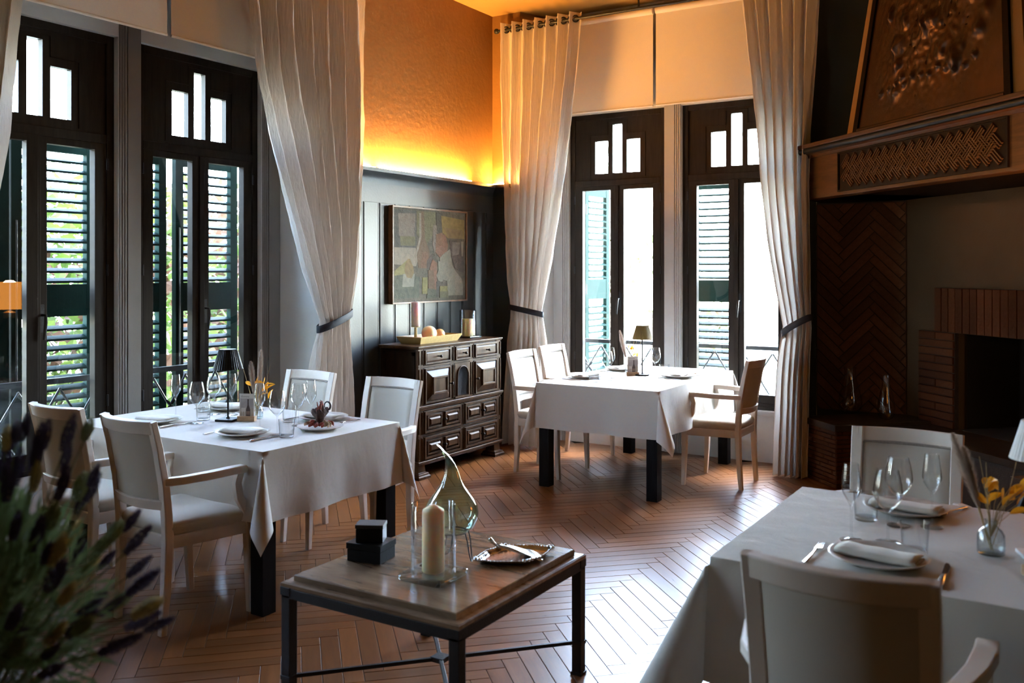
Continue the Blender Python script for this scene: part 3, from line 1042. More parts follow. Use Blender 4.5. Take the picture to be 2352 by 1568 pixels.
def make_curtain(name, origin, axis, tab, ztop, npl, label, tie, seed=0, amp=0.07, nrings=7):
    """tab: (z, a, b) extents along the wall; axis 'y' (left wall, room side +x) or 'x' (back wall, room side -y)"""
    e = empty(name, (origin[0], origin[1], 0), 0, label, 'curtain', 'white linen curtains tied back with navy bands')
    nc, nr = npl * 16, 110
    rr = random.Random(seed)
    ph = [rr.uniform(-0.25, 0.25) for _ in range(npl * 2 + 2)]
    g = []
    ztie = tie[0]
    for i in range(nr + 1):
        z = ztop * (1 - i / nr) + 0.012
        # smooth the table a little
        acc = [lerp_tab(tab, min(max(z + dz, 0), ztop)) for dz in (-0.12, -0.06, 0, 0.06, 0.12)] if abs(z - ztie) > 0.12 else [lerp_tab(tab, z)]
        a = sum(q[0] for q in acc) / len(acc)
        b = sum(q[1] for q in acc) / len(acc)
        near = math.exp(-((z - ztie) / 0.22) ** 2)
        A = amp * (0.75 + 0.25 * min(1, (ztop - z) / 1.2)) * (1 - 0.45 * near)
        row = []
        for j in range(nc + 1):
            s = j / nc
            ss = s + 0.25 / npl * (noise.noise(Vector((s * 5, z * 0.9, seed * 3.1)))) * min(1, (ztop - z) / 0.8)
            f = math.sin(2 * math.pi * npl * ss)
            fold = A * (f + 0.18 * math.sin(4 * math.pi * npl * ss + 1 + seed))
            # narrow pleats pinch: more of the cloth sits on the crests
            wr = 0.010 * noise.noise(Vector((s * 26 + seed, z * 5.0, 0))) + 0.005 * noise.noise(Vector((s * 60 + seed, z * 16.0, 4)))
            sx = s + (0.035 / npl) * math.sin(4 * math.pi * npl * ss)
            along = a + (b - a) * sx
            dep = fold + wr
            row.append((dep, along - (origin[1]), z) if axis == 'y' else (along - origin[0], -dep, z))
        g.append(row)
    o = MB().grid(g).build('drape', M['curtain'], e, 0)
    o.data.polygons.foreach_set('use_smooth', [True] * len(o.data.polygons))
    # eyelets
    a, b = tab[0][1], tab[0][2]
    for kx in range(nrings * 2):
        s = (kx + 0.5) / (nrings * 2) if nrings * 2 == npl * 2 else (kx + 0.5) / (npl * 2)
        s = kx / (npl * 2.0) + 0.0
        if s > 1.001 or kx == 0:
            continue
        al = a + (b - a) * s
        rg = MB()
        ring = []
        for q in range(20):
            t = 2 * math.pi * q / 20
            ring.append((math.cos(t) * 0.028, math.sin(t) * 0.028))
        rg.tube([(x, 0, y) for x, y in ring + ring[:1]], 0.0065, 6, caps=False)
        sg = 1 if kx % 2 else -1
        r = rg.build('eyelet', M['iron'], e, 60)
        zz = ztop - 0.045
        if axis == 'y':
            r.location = (0, al - origin[1], zz)
            r.rotation_euler = (0, 0, R(90 - sg * 38))
        else:
            r.location = (al - origin[0], 0, zz)
            r.rotation_euler = (0, 0, R(sg * 38))
    # tie-back band: loop around the gathered drape, higher at its wall hook
    zt, lo, hi, drop, thick = tie
    bd = []
    n = 40
    for q in range(n + 1):
        t = 2 * math.pi * q / n
        cx = (lo + hi) / 2 + (hi - lo) / 2 * 1.10 * math.cos(t)
        dy = thick * math.sin(t)
        zz = zt + drop * math.cos(t) + (0.012 * math.sin(t))
        bd.append((dy, cx - origin[1], zz) if axis == 'y' else (cx - origin[0], -dy, zz))
    MB().sweep(bd, 0.006, 0.05, caps=False).build('tieback', M['navy'], e, 50)
    return e


CZ = 3.85
make_curtain('linen_curtain', (-4.60, 4.95), 'y',
             [(CZ, 4.08, 5.29), (3.34, 4.152, 5.285), (2.9, 4.21, 5.28), (2.24, 4.43, 5.25), (1.6, 4.67, 5.19), (1.24, 4.83, 5.12), (0.95, 4.75, 5.14), (0.5, 4.69, 5.17), (0, 4.66, 5.19)],
             CZ, 7, 'tall white linen curtain between the left windows and the dark panelled wall', (1.235, 4.82, 5.125, 0.055, 0.075), 1)
make_curtain('linen_curtain', (-4.60, 2.25), 'y',
             [(CZ, 1.86, 2.85), (3.3, 1.87, 2.74), (2.97, 1.88, 2.67), (2.5, 1.9, 2.62), (2.08, 1.92, 2.57), (1.6, 1.95, 2.46), (1.24, 2.0, 2.30), (0.95, 1.97, 2.36), (0, 1.9, 2.42)],
             CZ, 6, 'white linen curtain at the far edge of the leftmost tall window', (1.235, 2.0, 2.3, -0.055, 0.075), 2, nrings=6)
make_curtain('linen_curtain', (-4.40, 7.18), 'x',
             [(CZ, -4.60, -3.76), (3.4, -4.59, -3.80), (2.94, -4.575, -3.87), (2.4, -4.55, -3.945), (1.99, -4.53, -4.01), (1.6, -4.51, -4.085), (1.23, -4.485, -4.165), (0.95, -4.51, -4.12), (0.5, -4.54, -4.09), (0, -4.57, -4.07)],
             CZ, 7, 'white eyelet curtain in the room corner, glowing orange at the top', (1.23, -4.485, -4.165, -0.03, 0.07), 3, amp=0.06)
make_curtain('linen_curtain', (-1.95, 7.19), 'x',
             [(CZ, -2.35, -1.73), (3.74, -2.336, -1.73), (3.04, -2.256, -1.765), (2.7, -2.22, -1.79), (2.28, -2.188, -1.81), (1.74, -2.118, -1.80), (1.16, -2.01, -1.79), (0.9, -2.05, -1.80), (0, -2.08, -1.83)],
             CZ, 6, 'white linen curtain beside the fireplace', (1.17, -2.01, -1.80, 0.07, 0.06), 4, amp=0.05, nrings=6)

# rods


def make_rod(pts, label, ends, brackets):
    e = empty('curtain_rod', pts[0], 0, label, 'curtain rod', 'black iron curtain rods')
    p0 = Vector(pts[0])
    q = Vector(pts[1]) - p0
    MB().tube([(0, 0, 0), q], 0.0135, 12).build('rod', M['iron'], e, 40)
    for t, s in ((0, -1), (1, 1)):
        c = q * t
        d = q.normalized() * s
        MB().tube([c, c + d * 0.01, c + d * 0.025, c + d * 0.04, c + d * 0.046], [0.014, 0.022, 0.026, 0.02, 0.004], 14).build('finial', M['iron'], e, 60)
    for t, off in brackets:
        c = q * t
        o = Vector(off)
        b = MB()
        b.tube([c + o, c + o * 0.3, c], 0.009, 8)
        b.tube([c + o * 0.98, c + o], 0.03, 12)
        b.build('bracket', M['iron'], e, 40)
    return e


make_rod(((-4.60, 1.75, CZ - 0.045), (-4.60, 5.36, CZ - 0.045)), 'black curtain rod over the left windows', 1, [(0.06, (-0.155, 0, 0)), (0.97, (-0.155, 0, 0))])
make_rod(((-4.62, 7.18, CZ - 0.045), (-1.70, 7.18, CZ - 0.045)), 'black curtain rod over the back windows', 1, [(0.03, (0, 0.1, 0)), (0.97, (0, 0.1, 0)), (0.48, (0, 0, 0.174))])

# ------------------------------------------------------------------ fireplace (local x along its front, y into the corner)
fp = empty('corner_fireplace', (-1.87, 7.29, 0), R(-45), 'corner fireplace with brick benches, carved wooden beam and copper relief hood', 'fireplace')
FW = 2.59


def brick_me(l, h, d, mat):
    m = MB()
    c = 0.003
    m.rings([[(-l / 2, 0, -h / 2), (l / 2, 0, -h / 2), (l / 2, 0, h / 2), (-l / 2, 0, h / 2)],
             [(-l / 2, -d + c, -h / 2), (l / 2, -d + c, -h / 2), (l / 2, -d + c, h / 2), (-l / 2, -d + c, h / 2)],
             [(-l / 2 + c, -d, -h / 2 + c), (l / 2 - c, -d, -h / 2 + c), (l / 2 - c, -d, h / 2 - c), (-l / 2 + c, -d, h / 2 - c)]], cap0=False)
    # orientation: face looks towards -y
    return m.mesh('brick', mat, 0)


rb = random.Random(11)
# benches
for side in (0, 1):
    x0, x1 = (0.0, 0.43) if side == 0 else (FW - 0.43, FW)
    bench = MB().mm(x0 + 0.012, x1 - 0.012, 0.012, 0.84, 0, 0.42).build('bench', M['mortar'], fp, 0)
    MB().mm(x0 - 0.015, x1 + 0.02, -0.02, 0.84, 0.42, 0.468).build('bench_slab', M['stone'], fp, 0, 0.004)
    if side == 1:
        continue
    ch = 0.42 / 13
    memo = {}

    def bm(l):
        l = round(l, 2)
        if l not in memo:
            memo[l] = brick_me(l - 0.006, ch - 0.006, 0.012, M['brick'])
        return memo[l]
    for r in range(13):
        z = ch * (r + 0.5)
        x = x0
        off = [0.0, 0.11, 0.05, 0.16][r % 4]
        cuts = [x0] + [c for c in (x0 + off, x0 + off + 0.22) if x0 + 0.03 < c < x1 - 0.03] + [x1]
        for a, b in zip(cuts, cuts[1:]):
            inst('brick', bm(b - a), bench, ((a + b) / 2, 0.012 - rb.uniform(0, 0.003), z))
        off = [0.05, 0.16, 0.0, 0.11][r % 4]
        cuts = [0.0] + [c for c in (off, off + 0.22, off + 0.44, off + 0.66) if 0.03 < c < 0.80] + [0.83]
        for a, b in zip(cuts, cuts[1:]):
            inst('brick', bm(b - a), bench, (x1 - 0.012 + rb.uniform(0, 0.003), (a + b) / 2, z), (0, 0, R(90)))
# hearth between the benches
MB().mm(0.43, FW - 0.43, 0.40, 0.84, 0, 0.40).build('hearth', M['mortar'], fp, 0)
MB().mm(0.43, FW - 0.43, 0.38, 0.84, 0.40, 0.445).build('hearth_slab', M['stone'], fp, 0, 0.004)
# plaster wall with the firebox opening
OX0, OX1, OZ1 = 0.685, 1.905, 1.144
pw = MB()
pw.mm(0.10, OX0, 0.83, 0.90, 0, 2.15)
pw.mm(OX1, FW - 0.10, 0.83, 0.90, 0, 2.15)
pw.mm(OX0, OX1, 0.83, 0.90, OZ1, 2.15)
pw.build('plaster_wall', M['hearthplaster'], fp, 0)
fbx = MB()
fbx.mm(OX0 - 0.05, OX0, 0.88, 1.35, 0, OZ1 + 0.1)
fbx.mm(OX1, OX1 + 0.05, 0.88, 1.35, 0, OZ1 + 0.1)
fbx.mm(OX0 - 0.05, OX1 + 0.05, 1.35, 1.40, 0, OZ1 + 0.1)
fbx.mm(OX0 - 0.05, OX1 + 0.05, 0.88, 1.40, OZ1 + 0.1, OZ1 + 0.15)
fbx.mm(OX0 - 0.05, OX1 + 0.05, 0.84, 1.40, 0.3, 0.445)
fbx.build('firebox', M['soot_recess'], fp, 0)
# brick surround
sur = MB().mm(0.30, OX0, 0.80, 0.83, 0.445, OZ1).mm(OX1, 2.29, 0.80, 0.83, 0.445, OZ1).mm(0.485, 2.105, 0.80, 0.83, OZ1, 1.47).build('surround', M['mortar'], fp, 0)
ch = (OZ1 - 0.445) / 12
jm = brick_me(0.385 - 0.006, ch - 0.007, 0.016, M['brick'])
jm2 = brick_me(0.19 - 0.006, ch - 0.007, 0.016, M['brick'])
for r in range(12):
    for cx in (0.4925, 2.0975):
        if r % 3 == 2:
            inst('brick', jm2, sur, (cx - 0.096, 0.80 - rb.uniform(0, 0.004), 0.445 + ch * (r + 0.5)))
            inst('brick', jm2, sur, (cx + 0.096, 0.80 - rb.uniform(0, 0.004), 0.445 + ch * (r + 0.5)))
        else:
            inst('brick', jm, sur, (cx, 0.80 - rb.uniform(0, 0.004), 0.445 + ch * (r + 0.5)))
nb = 22
lw = (2.105 - 0.485) / nb
lm = brick_me(lw - 0.007, 1.47 - OZ1 - 0.006, 0.018, M['brick'])
for i in range(nb):
    inst('brick', lm, sur, (0.485 + lw * (i + 0.5), 0.80 - rb.uniform(0, 0.004), (OZ1 + 1.47) / 2))
# herringbone brick panel on the side wall of the alcove (parallel to the back wall)
HB = MB().mm(-0.33, 0.36, 0.0, 0.012, 0, 1.69).build('herringbone_panel', M['mortar'], fp, 0)
inv = Matrix.Rotation(R(45), 3, 'Z')
hp = inv @ (Vector((-1.57, 7.80, 0)) - Vector((-1.87, 7.29, 0)))
HB.location = (hp.x, hp.y, 0.455)
HB.rotation_euler = (0, 0, R(45))
hw_, hn = 0.066, 5
hl_ = hw_ * hn
hs = Vector((1, 0, 1)) / math.sqrt(2)
ht = Vector((-1, 0, 1)) / math.sqrt(2)
memo = {}


def clip_poly(poly, x0, x1, z0, z1):
    for ax, val, sg in ((0, x0, 1), (0, x1, -1), (1, z0, 1), (1, z1, -1)):
        res = []
        for i in range(len(poly)):
            a, b = poly[i], poly[(i + 1) % len(poly)]
            da, db = sg * (a[ax] - val), sg * (b[ax] - val)
            if da >= 0:
                res.append(a)
            if da * db < 0:
                t = da / (da - db)
                res.append((a[0] + (b[0] - a[0]) * t, a[1] + (b[1] - a[1]) * t))
        poly = res
        if not poly:
            return []
    return poly


for i in range(-30, 60):
    for j in range(-8, 9):
        o = hs * (i * hw_ + j * hl_) + ht * (i * hw_ - j * hl_) + Vector((-0.11, 0, 0.1))
        for kind in (0, 1):
            if kind == 0:
                rect = [(0, 0), (hl_, 0), (hl_, hw_), (0, hw_)]
            else:
                rect = [(hl_, hw_ - hl_), (hl_ + hw_, hw_ - hl_), (hl_ + hw_, hw_), (hl_, hw_)]
            g_ = 0.0035
            cx_ = sum(p[0] for p in rect) / 4
            cy_ = sum(p[1] for p in rect) / 4
            rect = [(p[0] + (g_ if p[0] < cx_ else -g_), p[1] + (g_ if p[1] < cy_ else -g_)) for p in rect]
            poly = [o + hs * a + ht * b for a, b in rect]
            poly = clip_poly([(p.x, p.z) for p in poly], -0.325, 0.355, 0.01, 1.68)
            if len(poly) < 3:
                continue
            ar = abs(sum(poly[q][0] * poly[(q + 1) % len(poly)][1] - poly[(q + 1) % len(poly)][0] * poly[q][1] for q in range(len(poly)))) / 2
            if ar < 0.0006:
                continue
            mx = sum(p[0] for p in poly) / len(poly)
            mz = sum(p[1] for p in poly) / len(poly)
            d = 0.010 + rb.uniform(0, 0.004)
            MB().rings([[(x - mx, 0.0, z - mz) for x, z in poly], [(x - mx, -d, z - mz) for x, z in poly]], cap0=False).build('brick', M['brickdark'], HB, 0, loc=(mx, 0, mz))
# soffit
MB().mm(0.02, FW, 0.02, 0.9, 2.15, 2.20).build('soffit', M['beamdark'], fp, 0)
MB().prism([(-0.02, 0.02), (0.5, 0.02), (0.5, 0.9), (0.1, 0.9), (-0.36, 0.36)], 2.15, 2.18).build('soffit', M['beamdark'], fp, 0)
# beam
bmn = MB().mm(0, FW, 0.0, 0.12, 2.143, 2.47).build('beam', M['beam'], fp, 0, 0.005)
MB().mm(-0.0, FW, 0.12, 0.9, 2.40, 2.47).build('beam_backing', M['beamdark'], fp, 0)
# crown moulding and shelf
prof = [(0.02, 2.455), (-0.012, 2.455), (-0.018, 2.468), (-0.022, 2.475), (-0.05, 2.487), (-0.068, 2.505), (-0.074, 2.52), (-0.088, 2.522), (-0.092, 2.528), (-0.092, 2.548), (-0.086, 2.552), (0.3, 2.552), (0.3, 2.455)]
cr_ = MB().rings([[(-0.085, y, z) for y, z in prof], [(FW + 0.085, y, z) for y, z in prof]])
cr_.build('mantel_shelf', M['beam'], fp, 30)
MB().tube([(-0.06, -0.062, 2.503), (FW + 0.06, -0.062, 2.503)], 0.022, 14).build('dark_moulding', M['black'], fp, 60)
# woven lattice panel
LX0, LX1, LZ0, LZ1 = 0.48, 2.11, 2.18, 2.44
lat = MB().mm(LX0, LX1, -0.004, 0.0, LZ0, LZ1).build('lattice_panel', M['beamdark'], bmn, 0)
fr = MB()
for a, b, c, d in ((LX0 - 0.012, LX1 + 0.012, LZ1, LZ1 + 0.012), (LX0 - 0.012, LX1 + 0.012, LZ0 - 0.012, LZ0), (LX0 - 0.012, LX0, LZ0, LZ1), (LX1, LX1 + 0.012, LZ0, LZ1)):
    fr.mm(a, b, -0.014, 0.0, c, d)
fr.build('lattice_border', M['beamdark'], bmn, 0)
cell = 0.0625
wv = MB()
for q in (-1, 0, 1):
    wv.rings([[(-cell * 0.88, 0, q * 0.018 - 0.006), (cell * 0.88, 0, q * 0.018 - 0.006), (cell * 0.88, 0, q * 0.018 + 0.006), (-cell * 0.88, 0, q * 0.018 + 0.006)],
              [(-cell * 0.86, -0.012, q * 0.018 - 0.004), (cell * 0.86, -0.012, q * 0.018 - 0.004), (cell * 0.86, -0.012, q * 0.018 + 0.004), (-cell * 0.86, -0.012, q * 0.018 + 0.004)]], cap0=False)
wv_me = wv.mesh('weave_slat', M['beam'], 0)
u1 = Vector((1, 1)) / math.sqrt(2)
for i in range(-40, 60):
    for j in range(-40, 60):
        # plain weave on a diagonal grid: strips centred on cells of alternating parity
        px_ = LX0 + (i + j) * cell / math.sqrt(2)
        pz_ = LZ0 + (i - j) * cell / math.sqrt(2) + 0.02
        if not (LX0 + 0.045 < px_ < LX1 - 0.045 and LZ0 + 0.036 < pz_ < LZ1 - 0.036):
            continue
        inst('weave_slat', wv_me, bmn, (px_, -0.004, pz_), (0, R(45) if (i + j) % 2 else R(-45), 0))
# hood
hood = MB()
hb = [(0.435, 0.08), (FW - 0.435, 0.08), (FW - 0.435, 0.9), (0.435, 0.9)]
htp = [(0.66, 0.20), (FW - 0.66, 0.20), (FW - 0.66, 0.9), (0.66, 0.9)]
hood.rings([[(x, y, 2.552) for x, y in hb], [(x, y, CEIL) for x, y in htp]])
hood.build('hood', M['hoodplaster'], fp, 0)


def hood_pt(u, v, off):
    """u 0..1 across, v height above shelf, off = outward from the sloping face"""
    t = v / (CEIL - 2.552)
    xa, xb, y = 0.435 + 0.225 * t, FW - 0.435 - 0.225 * t, 0.08 + 0.12 * t
    return (xa + (xb - xa) * u, y - off, 2.552 + v)


def hood_strip(u0, u1, v0, v1, o0, o1):
    m = MB()
    m.rings([[hood_pt(u0, v0, o0), hood_pt(u1, v0, o0), hood_pt(u1, v1, o0), hood_pt(u0, v1, o0)], [hood_pt(u0, v0, o1), hood_pt(u1, v0, o1), hood_pt(u1, v1, o1), hood_pt(u0, v1, o1)]])
    return m


fr = hood_strip(0.055, 0.085, 0.06, 1.40, 0, 0.018)
for a in ((0.915, 0.945, 0.06, 1.40), (0.055, 0.945, 0.03, 0.06), (0.055, 0.945, 1.38, 1.41)):
    s_ = hood_strip(*a, 0, 0.018)
    fr.add(s_.v, s_.f)
fr.build('relief_frame', M['beamdark'], fp, 0)
hood_strip(0.085, 0.915, 0.04, 0.052, 0, 0.022).build('relief_bead', M['copper'], fp, 0)
g = []
lumps = [(rb.uniform(0.2, 0.85), rb.uniform(0.2, 0.75), rb.uniform(0.02, 0.06), rb.uniform(0.01, 0.035)) for _ in range(26)]
lumps += [(0.22 + 0.05 * k, 0.24 + rb.uniform(-0.03, 0.05), 0.016, 0.03) for k in range(12)]
for i in range(97):
    row = []
    v = 0.06 + 1.32 * i / 96
    for j in range(121):
        u = 0.085 + 0.83 * j / 120
        h = 0.004
        cxx = math.exp(-(((u - 0.5) / 0.30) ** 4 + ((v - 0.72) / 0.52) ** 4))
        for (lu, lv, lr, lh) in lumps:
            q = ((u - lu) * 1.6) ** 2 + (v - lv * 1.2) ** 2
            h += lh * math.exp(-q / (lr * lr))
        n_ = noise.fractal(Vector((u * 16, v * 11, 3)), 1.0, 2.0, 4)
        h += cxx * (0.022 * abs(n_) + 0.008 * noise.noise(Vector((u * 60, v * 40, 1))))
        row.append(hood_pt(u, v, h))
    g.append(row)
o = MB().grid(g).build('copper_relief', M['copper'], fp, 0)
o.data.polygons.foreach_set('use_smooth', [True] * len(o.data.polygons))
hood_strip(0.08, 0.92, 0.05, 1.39, 0.0, 0.003).build('copper_sheet', M['copperflat'], fp, 0)

# ------------------------------------------------------------------ tables and cloths


def make_table(loc, sx, sy, label):
    e = empty('dining_table', loc, 0, label, 'table', 'dining tables under white cloths')
    MB().mm(-sx / 2, sx / 2, -sy / 2, sy / 2, 0.72, 0.757).build('table_top', M['blackwood'], e, 0)
    ap = MB()
    ap.mm(-sx / 2 + 0.06, sx / 2 - 0.06, -sy / 2 + 0.05, -sy / 2 + 0.07, 0.64, 0.72)
    ap.mm(-sx / 2 + 0.06, sx / 2 - 0.06, sy / 2 - 0.07, sy / 2 - 0.05, 0.64, 0.72)
    ap.mm(-sx / 2 + 0.05, -sx / 2 + 0.07, -sy / 2 + 0.05, sy / 2 - 0.05, 0.64, 0.72)
    ap.mm(sx / 2 - 0.07, sx / 2 - 0.05, -sy / 2 + 0.05, sy / 2 - 0.05, 0.64, 0.72)
    ap.build('apron', M['blackwood'], e, 0)
    lg = MB().mm(-0.04, 0.04, -0.04, 0.04, 0, 0.72).mesh('leg', M['blackwood'], 0)
    for a in (-1, 1):
        for b in (-1, 1):
            inst('leg', lg, e, (a * (sx / 2 - 0.05), b * (sy / 2 - 0.05), 0))
    return e


def make_cloth(loc, sx, sy, drop, label, seed, bmax=(30, 30, 30, 30), wave=0.012):
    hx, hy = sx / 2 + 0.006, sy / 2 + 0.006
    zt = 0.7655
    nb_, nt_ = 16, 26

    def axis(h, n):
        a = [-h - drop + drop * k / nb_ for k in range(nb_)]
        a += [-h + 2 * h * k / n for k in range(n + 1)]
        a += [h + drop * (k + 1) / nb_ for k in range(nb_)]
        return a
    X = axis(hx, int(sx / 0.04))
    Y = axis(hy, int(sy / 0.04))
    g = []
    for y in Y:
        row = []
        for x in X:
            ox = max(abs(x) - hx, 0)
            oy = max(abs(y) - hy, 0)
            sgx = 1 if x > 0 else -1
            sgy = 1 if y > 0 else -1
            if ox < 1e-6 and oy < 1e-6:
                n_ = 0.0012 * noise.noise(Vector((x * 6, y * 6, seed)))
                p = (x, y, zt + n_)
            elif ox > 1e-6 and oy > 1e-6:
                rho = math.hypot(ox, oy)
                phi = math.atan2(oy, ox)
                ci = (0 if sgx < 0 else 1) + (0 if sgy < 0 else 2)
                be = R(bmax[ci]) * math.sin(2 * phi) ** 0.75
                psi = math.pi / 2 - phi
                dx = math.sin(be) * math.cos(psi) + 0.02
                dy = math.sin(be) * math.sin(psi) + 0.02
                p = (sgx * (hx + rho * dx), sgy * (hy + rho * dy), zt - rho * math.cos(be))
            else:
                o_ = ox + oy
                t_ = o_ / drop
                al = y if ox > 1e-6 else x
                edge = (hy - abs(y)) if ox > 1e-6 else (hx - abs(x))
                fl = 0.02 * t_ + wave * t_ * math.sin(al * 13 + seed * 2 + (1.5 if ox > 0 else 0)) * min(1, edge / 0.15)
                fl += 0.010 * t_ * noise.noise(Vector((al * 9, o_ * 5, seed * 7)))
                fl = max(fl, 0.001)
                rr_ = min(o_, 0.012)
                z = zt - o_ + 0.0
                if ox > 1e-6:
                    p = (sgx * (hx + fl), y, z)
                else:
                    p = (x, sgy * (hy + fl), z)
            row.append(p)
        g.append(row)
    o = MB().grid(g).build('tablecloth', M['cloth'], None, 55)
    o.location = loc
    tag(o, label, 'tablecloth', 'pale linen tablecloths')
    return o


TL = ((-4.74 - 3.22) / 2, (3.0 + 3.98) / 2)
TC = ((-3.47 - 2.51) / 2, (5.92 + 7.48) / 2)
TR = ((-0.93 + 0.67) / 2, (2.6 + 3.61) / 2)
make_table((*TL, 0), 1.52, 0.98, 'black-legged dining table beside the left windows')
make_table((*TC, 0), 0.96, 1.56, 'black-legged dining table in front of the back windows')
make_table((*TR, 0), 1.60, 1.01, 'dining table by the fireplace, cut off by the picture edge')
make_cloth((*TL, 0), 1.52, 0.98, 0.33, 'pale ribbed tablecloth on the table beside the left windows', 1, (20, 28, 16, 13))
make_cloth((*TC, 0), 0.96, 1.56, 0.33, 'pale tablecloth on the table in front of the back windows', 2, (14, 30, 16, 18))
make_cloth((*TR, 0), 1.60, 1.01, 0.36, 'pale tablecloth on the table by the fireplace with a bottle vase', 3, (30, 30, 30, 30))

# ------------------------------------------------------------------ chairs (facing local +y)


def rtrap(fw, bw_, yf, yb_, r, inset=0.0, n=6):
    """rounded trapezoid outline, front wider than back"""
    cs_ = [(bw_ / 2 - inset, yb_ + inset), (fw / 2 - inset, yf - inset), (-fw / 2 + inset, yf - inset), (-bw_ / 2 + inset, yb_ + inset)]
    pts = []
    k = len(cs_)
    for i in range(k):
        p = Vector(cs_[i])
        a = (Vector(cs_[i - 1]) - p).normalized()
        b = (Vector(cs_[(i + 1) % k]) - p).normalized()
        for q in range(n + 1):
            t = q / n
            pts.append((p + a * r * (1 - t) ** 2 + b * r * t ** 2))
    return [(p.x, p.y) for p in pts]


def make_chair():
    e = empty('dining_armchair', (0, 0, 0), 0, 'x', 'chair')
    # seat
    s = MB()
    rg = []
    for ins, z in ((0.012, 0.428), (0.0, 0.445), (-0.006, 0.465), (0.0, 0.483), (0.018, 0.494), (0.06, 0.503), (0.12, 0.508), (0.18, 0.509)):
        rg.append([(x, y, z) for x, y in rtrap(0.53, 0.41, 0.215, -0.20, max(0.05 - max(ins, 0) * 0.2, 0.02), ins)])
    s.rings(rg)
    s.build('seat', M['fabric'], e, 60)
    f = MB()
    f.rings([[(x, y, z) for x, y in rtrap(0.52, 0.40, 0.21, -0.205, 0.02, i)] for i, z in ((0.004, 0.375), (0.0, 0.38), (0.0, 0.428), (0.004, 0.432))])
    f.build('seat_frame', M['chair'], e, 40)
    for sx in (-1, 1):
        MB().sweep([(sx * 0.238, 0.205, 0.0), (sx * 0.242, 0.195, 0.22), (sx * 0.245, 0.19, 0.43), (sx * 0.247, 0.185, 0.47)], [0.028, 0.036, 0.044, 0.042], [0.028, 0.036, 0.044, 0.042], up=(0, 1, 0)).build('leg', M['chair'], e, 40)
        MB().sweep([(sx * 0.178, -0.215, 0.0), (sx * 0.181, -0.20, 0.2), (sx * 0.185, -0.193, 0.42), (sx * 0.186, -0.198, 0.52), (sx * 0.187, -0.213, 0.66), (sx * 0.189, -0.243, 0.82), (sx * 0.190, -0.274, 0.945)],
                   [0.032, 0.038, 0.042, 0.043, 0.044, 0.045, 0.045], [0.03, 0.036, 0.04, 0.038, 0.034, 0.030, 0.028], up=(0, 1, 0)).build('rear_leg', M['chair'], e, 40)

    def back_y(z):
        tab = [(0.42, -0.193), (0.52, -0.198), (0.66, -0.213), (0.82, -0.243), (0.945, -0.274)]
        for (z0, y0), (z1, y1) in zip(tab, tab[1:]):
            if z <= z1:
                return y0 + (y1 - y0) * (z - z0) / (z1 - z0)
        return -0.274

    def bow(x):
        return -0.042 * (1 - (x / 0.19) ** 2)
    n = 14
    xs_ = [-0.19 + 0.38 * k / n for k in range(n + 1)]
    MB().sweep([(x, back_y(0.915) + bow(x), 0.918) for x in xs_], 0.030, 0.058, up=(0, -0.24, 1)).build('top_rail', M['chair'], e, 40)
    xs2 = [-0.182 + 0.364 * k / n for k in range(n + 1)]
    MB().sweep([(x, back_y(0.575) + bow(x) * 0.95, 0.572) for x in xs2], 0.030, 0.045, up=(0, -0.2, 1)).build('bottom_rail', M['chair'], e, 40)
    # upholstered pad, curved, slightly puffed on both faces
    m = MB()
    gf, gb = [], []
    nz, nx = 12, 14
    for i in range(nz + 1):
        z = 0.592 + (0.895 - 0.592) * i / nz
        rf, rbk = [], []
        for j in range(nx + 1):
            x = -0.169 + 0.338 * j / nx
            ex = min(1, (0.169 - abs(x)) / 0.03)
            ez = min(1, min(i, nz - i) / nz * 0.303 / 0.03)
            pf = math.sqrt(max(0, 1 - (1 - ex) ** 2)) * math.sqrt(max(0, 1 - (1 - ez) ** 2))
            y = back_y(z) + bow(x)
            rf.append((x, y + 0.004 + 0.020 * pf, z))
            rbk.append((x, y - 0.004 - 0.004 * pf, z))
        gf.append(rf)
        gb.append(rbk)
    m.grid(gf)
    m.grid([list(reversed(r)) for r in gb])
    m.build('back_pad', M['fabric'], e, 70)
    br = [(-0.168, 0.598), (-0.168, 0.888), (-0.09, 0.888), (0, 0.888), (0.09, 0.888), (0.168, 0.888), (0.168, 0.598)]
    MB().tube([(x, back_y(z) + bow(x) + 0.012, z) for x, z in br], 0.0055, 6).build('braid', M['gimp'], e, 60)
    for sx in (-1, 1):
        MB().sweep([(sx * 0.192, -0.213, 0.672), (sx * 0.232, -0.15, 0.676), (sx * 0.258, -0.03, 0.68), (sx * 0.268, 0.08, 0.684), (sx * 0.265, 0.145, 0.682), (sx * 0.263, 0.158, 0.678)],
                   [0.036, 0.044, 0.05, 0.054, 0.052, 0.036], [0.034, 0.034, 0.034, 0.034, 0.034, 0.02]).build('armrest', M['chair'], e, 40)
        MB().sweep([(sx * 0.262, 0.128, 0.672), (sx * 0.262, 0.112, 0.62), (sx * 0.260, 0.125, 0.55), (sx * 0.254, 0.165, 0.49), (sx * 0.247, 0.188, 0.43)],
                   [0.036, 0.034, 0.034, 0.038, 0.04], [0.034, 0.034, 0.036, 0.04, 0.042], up=(0, 1, 0)).build('arm_support', M['chair'], e, 40)
    return e


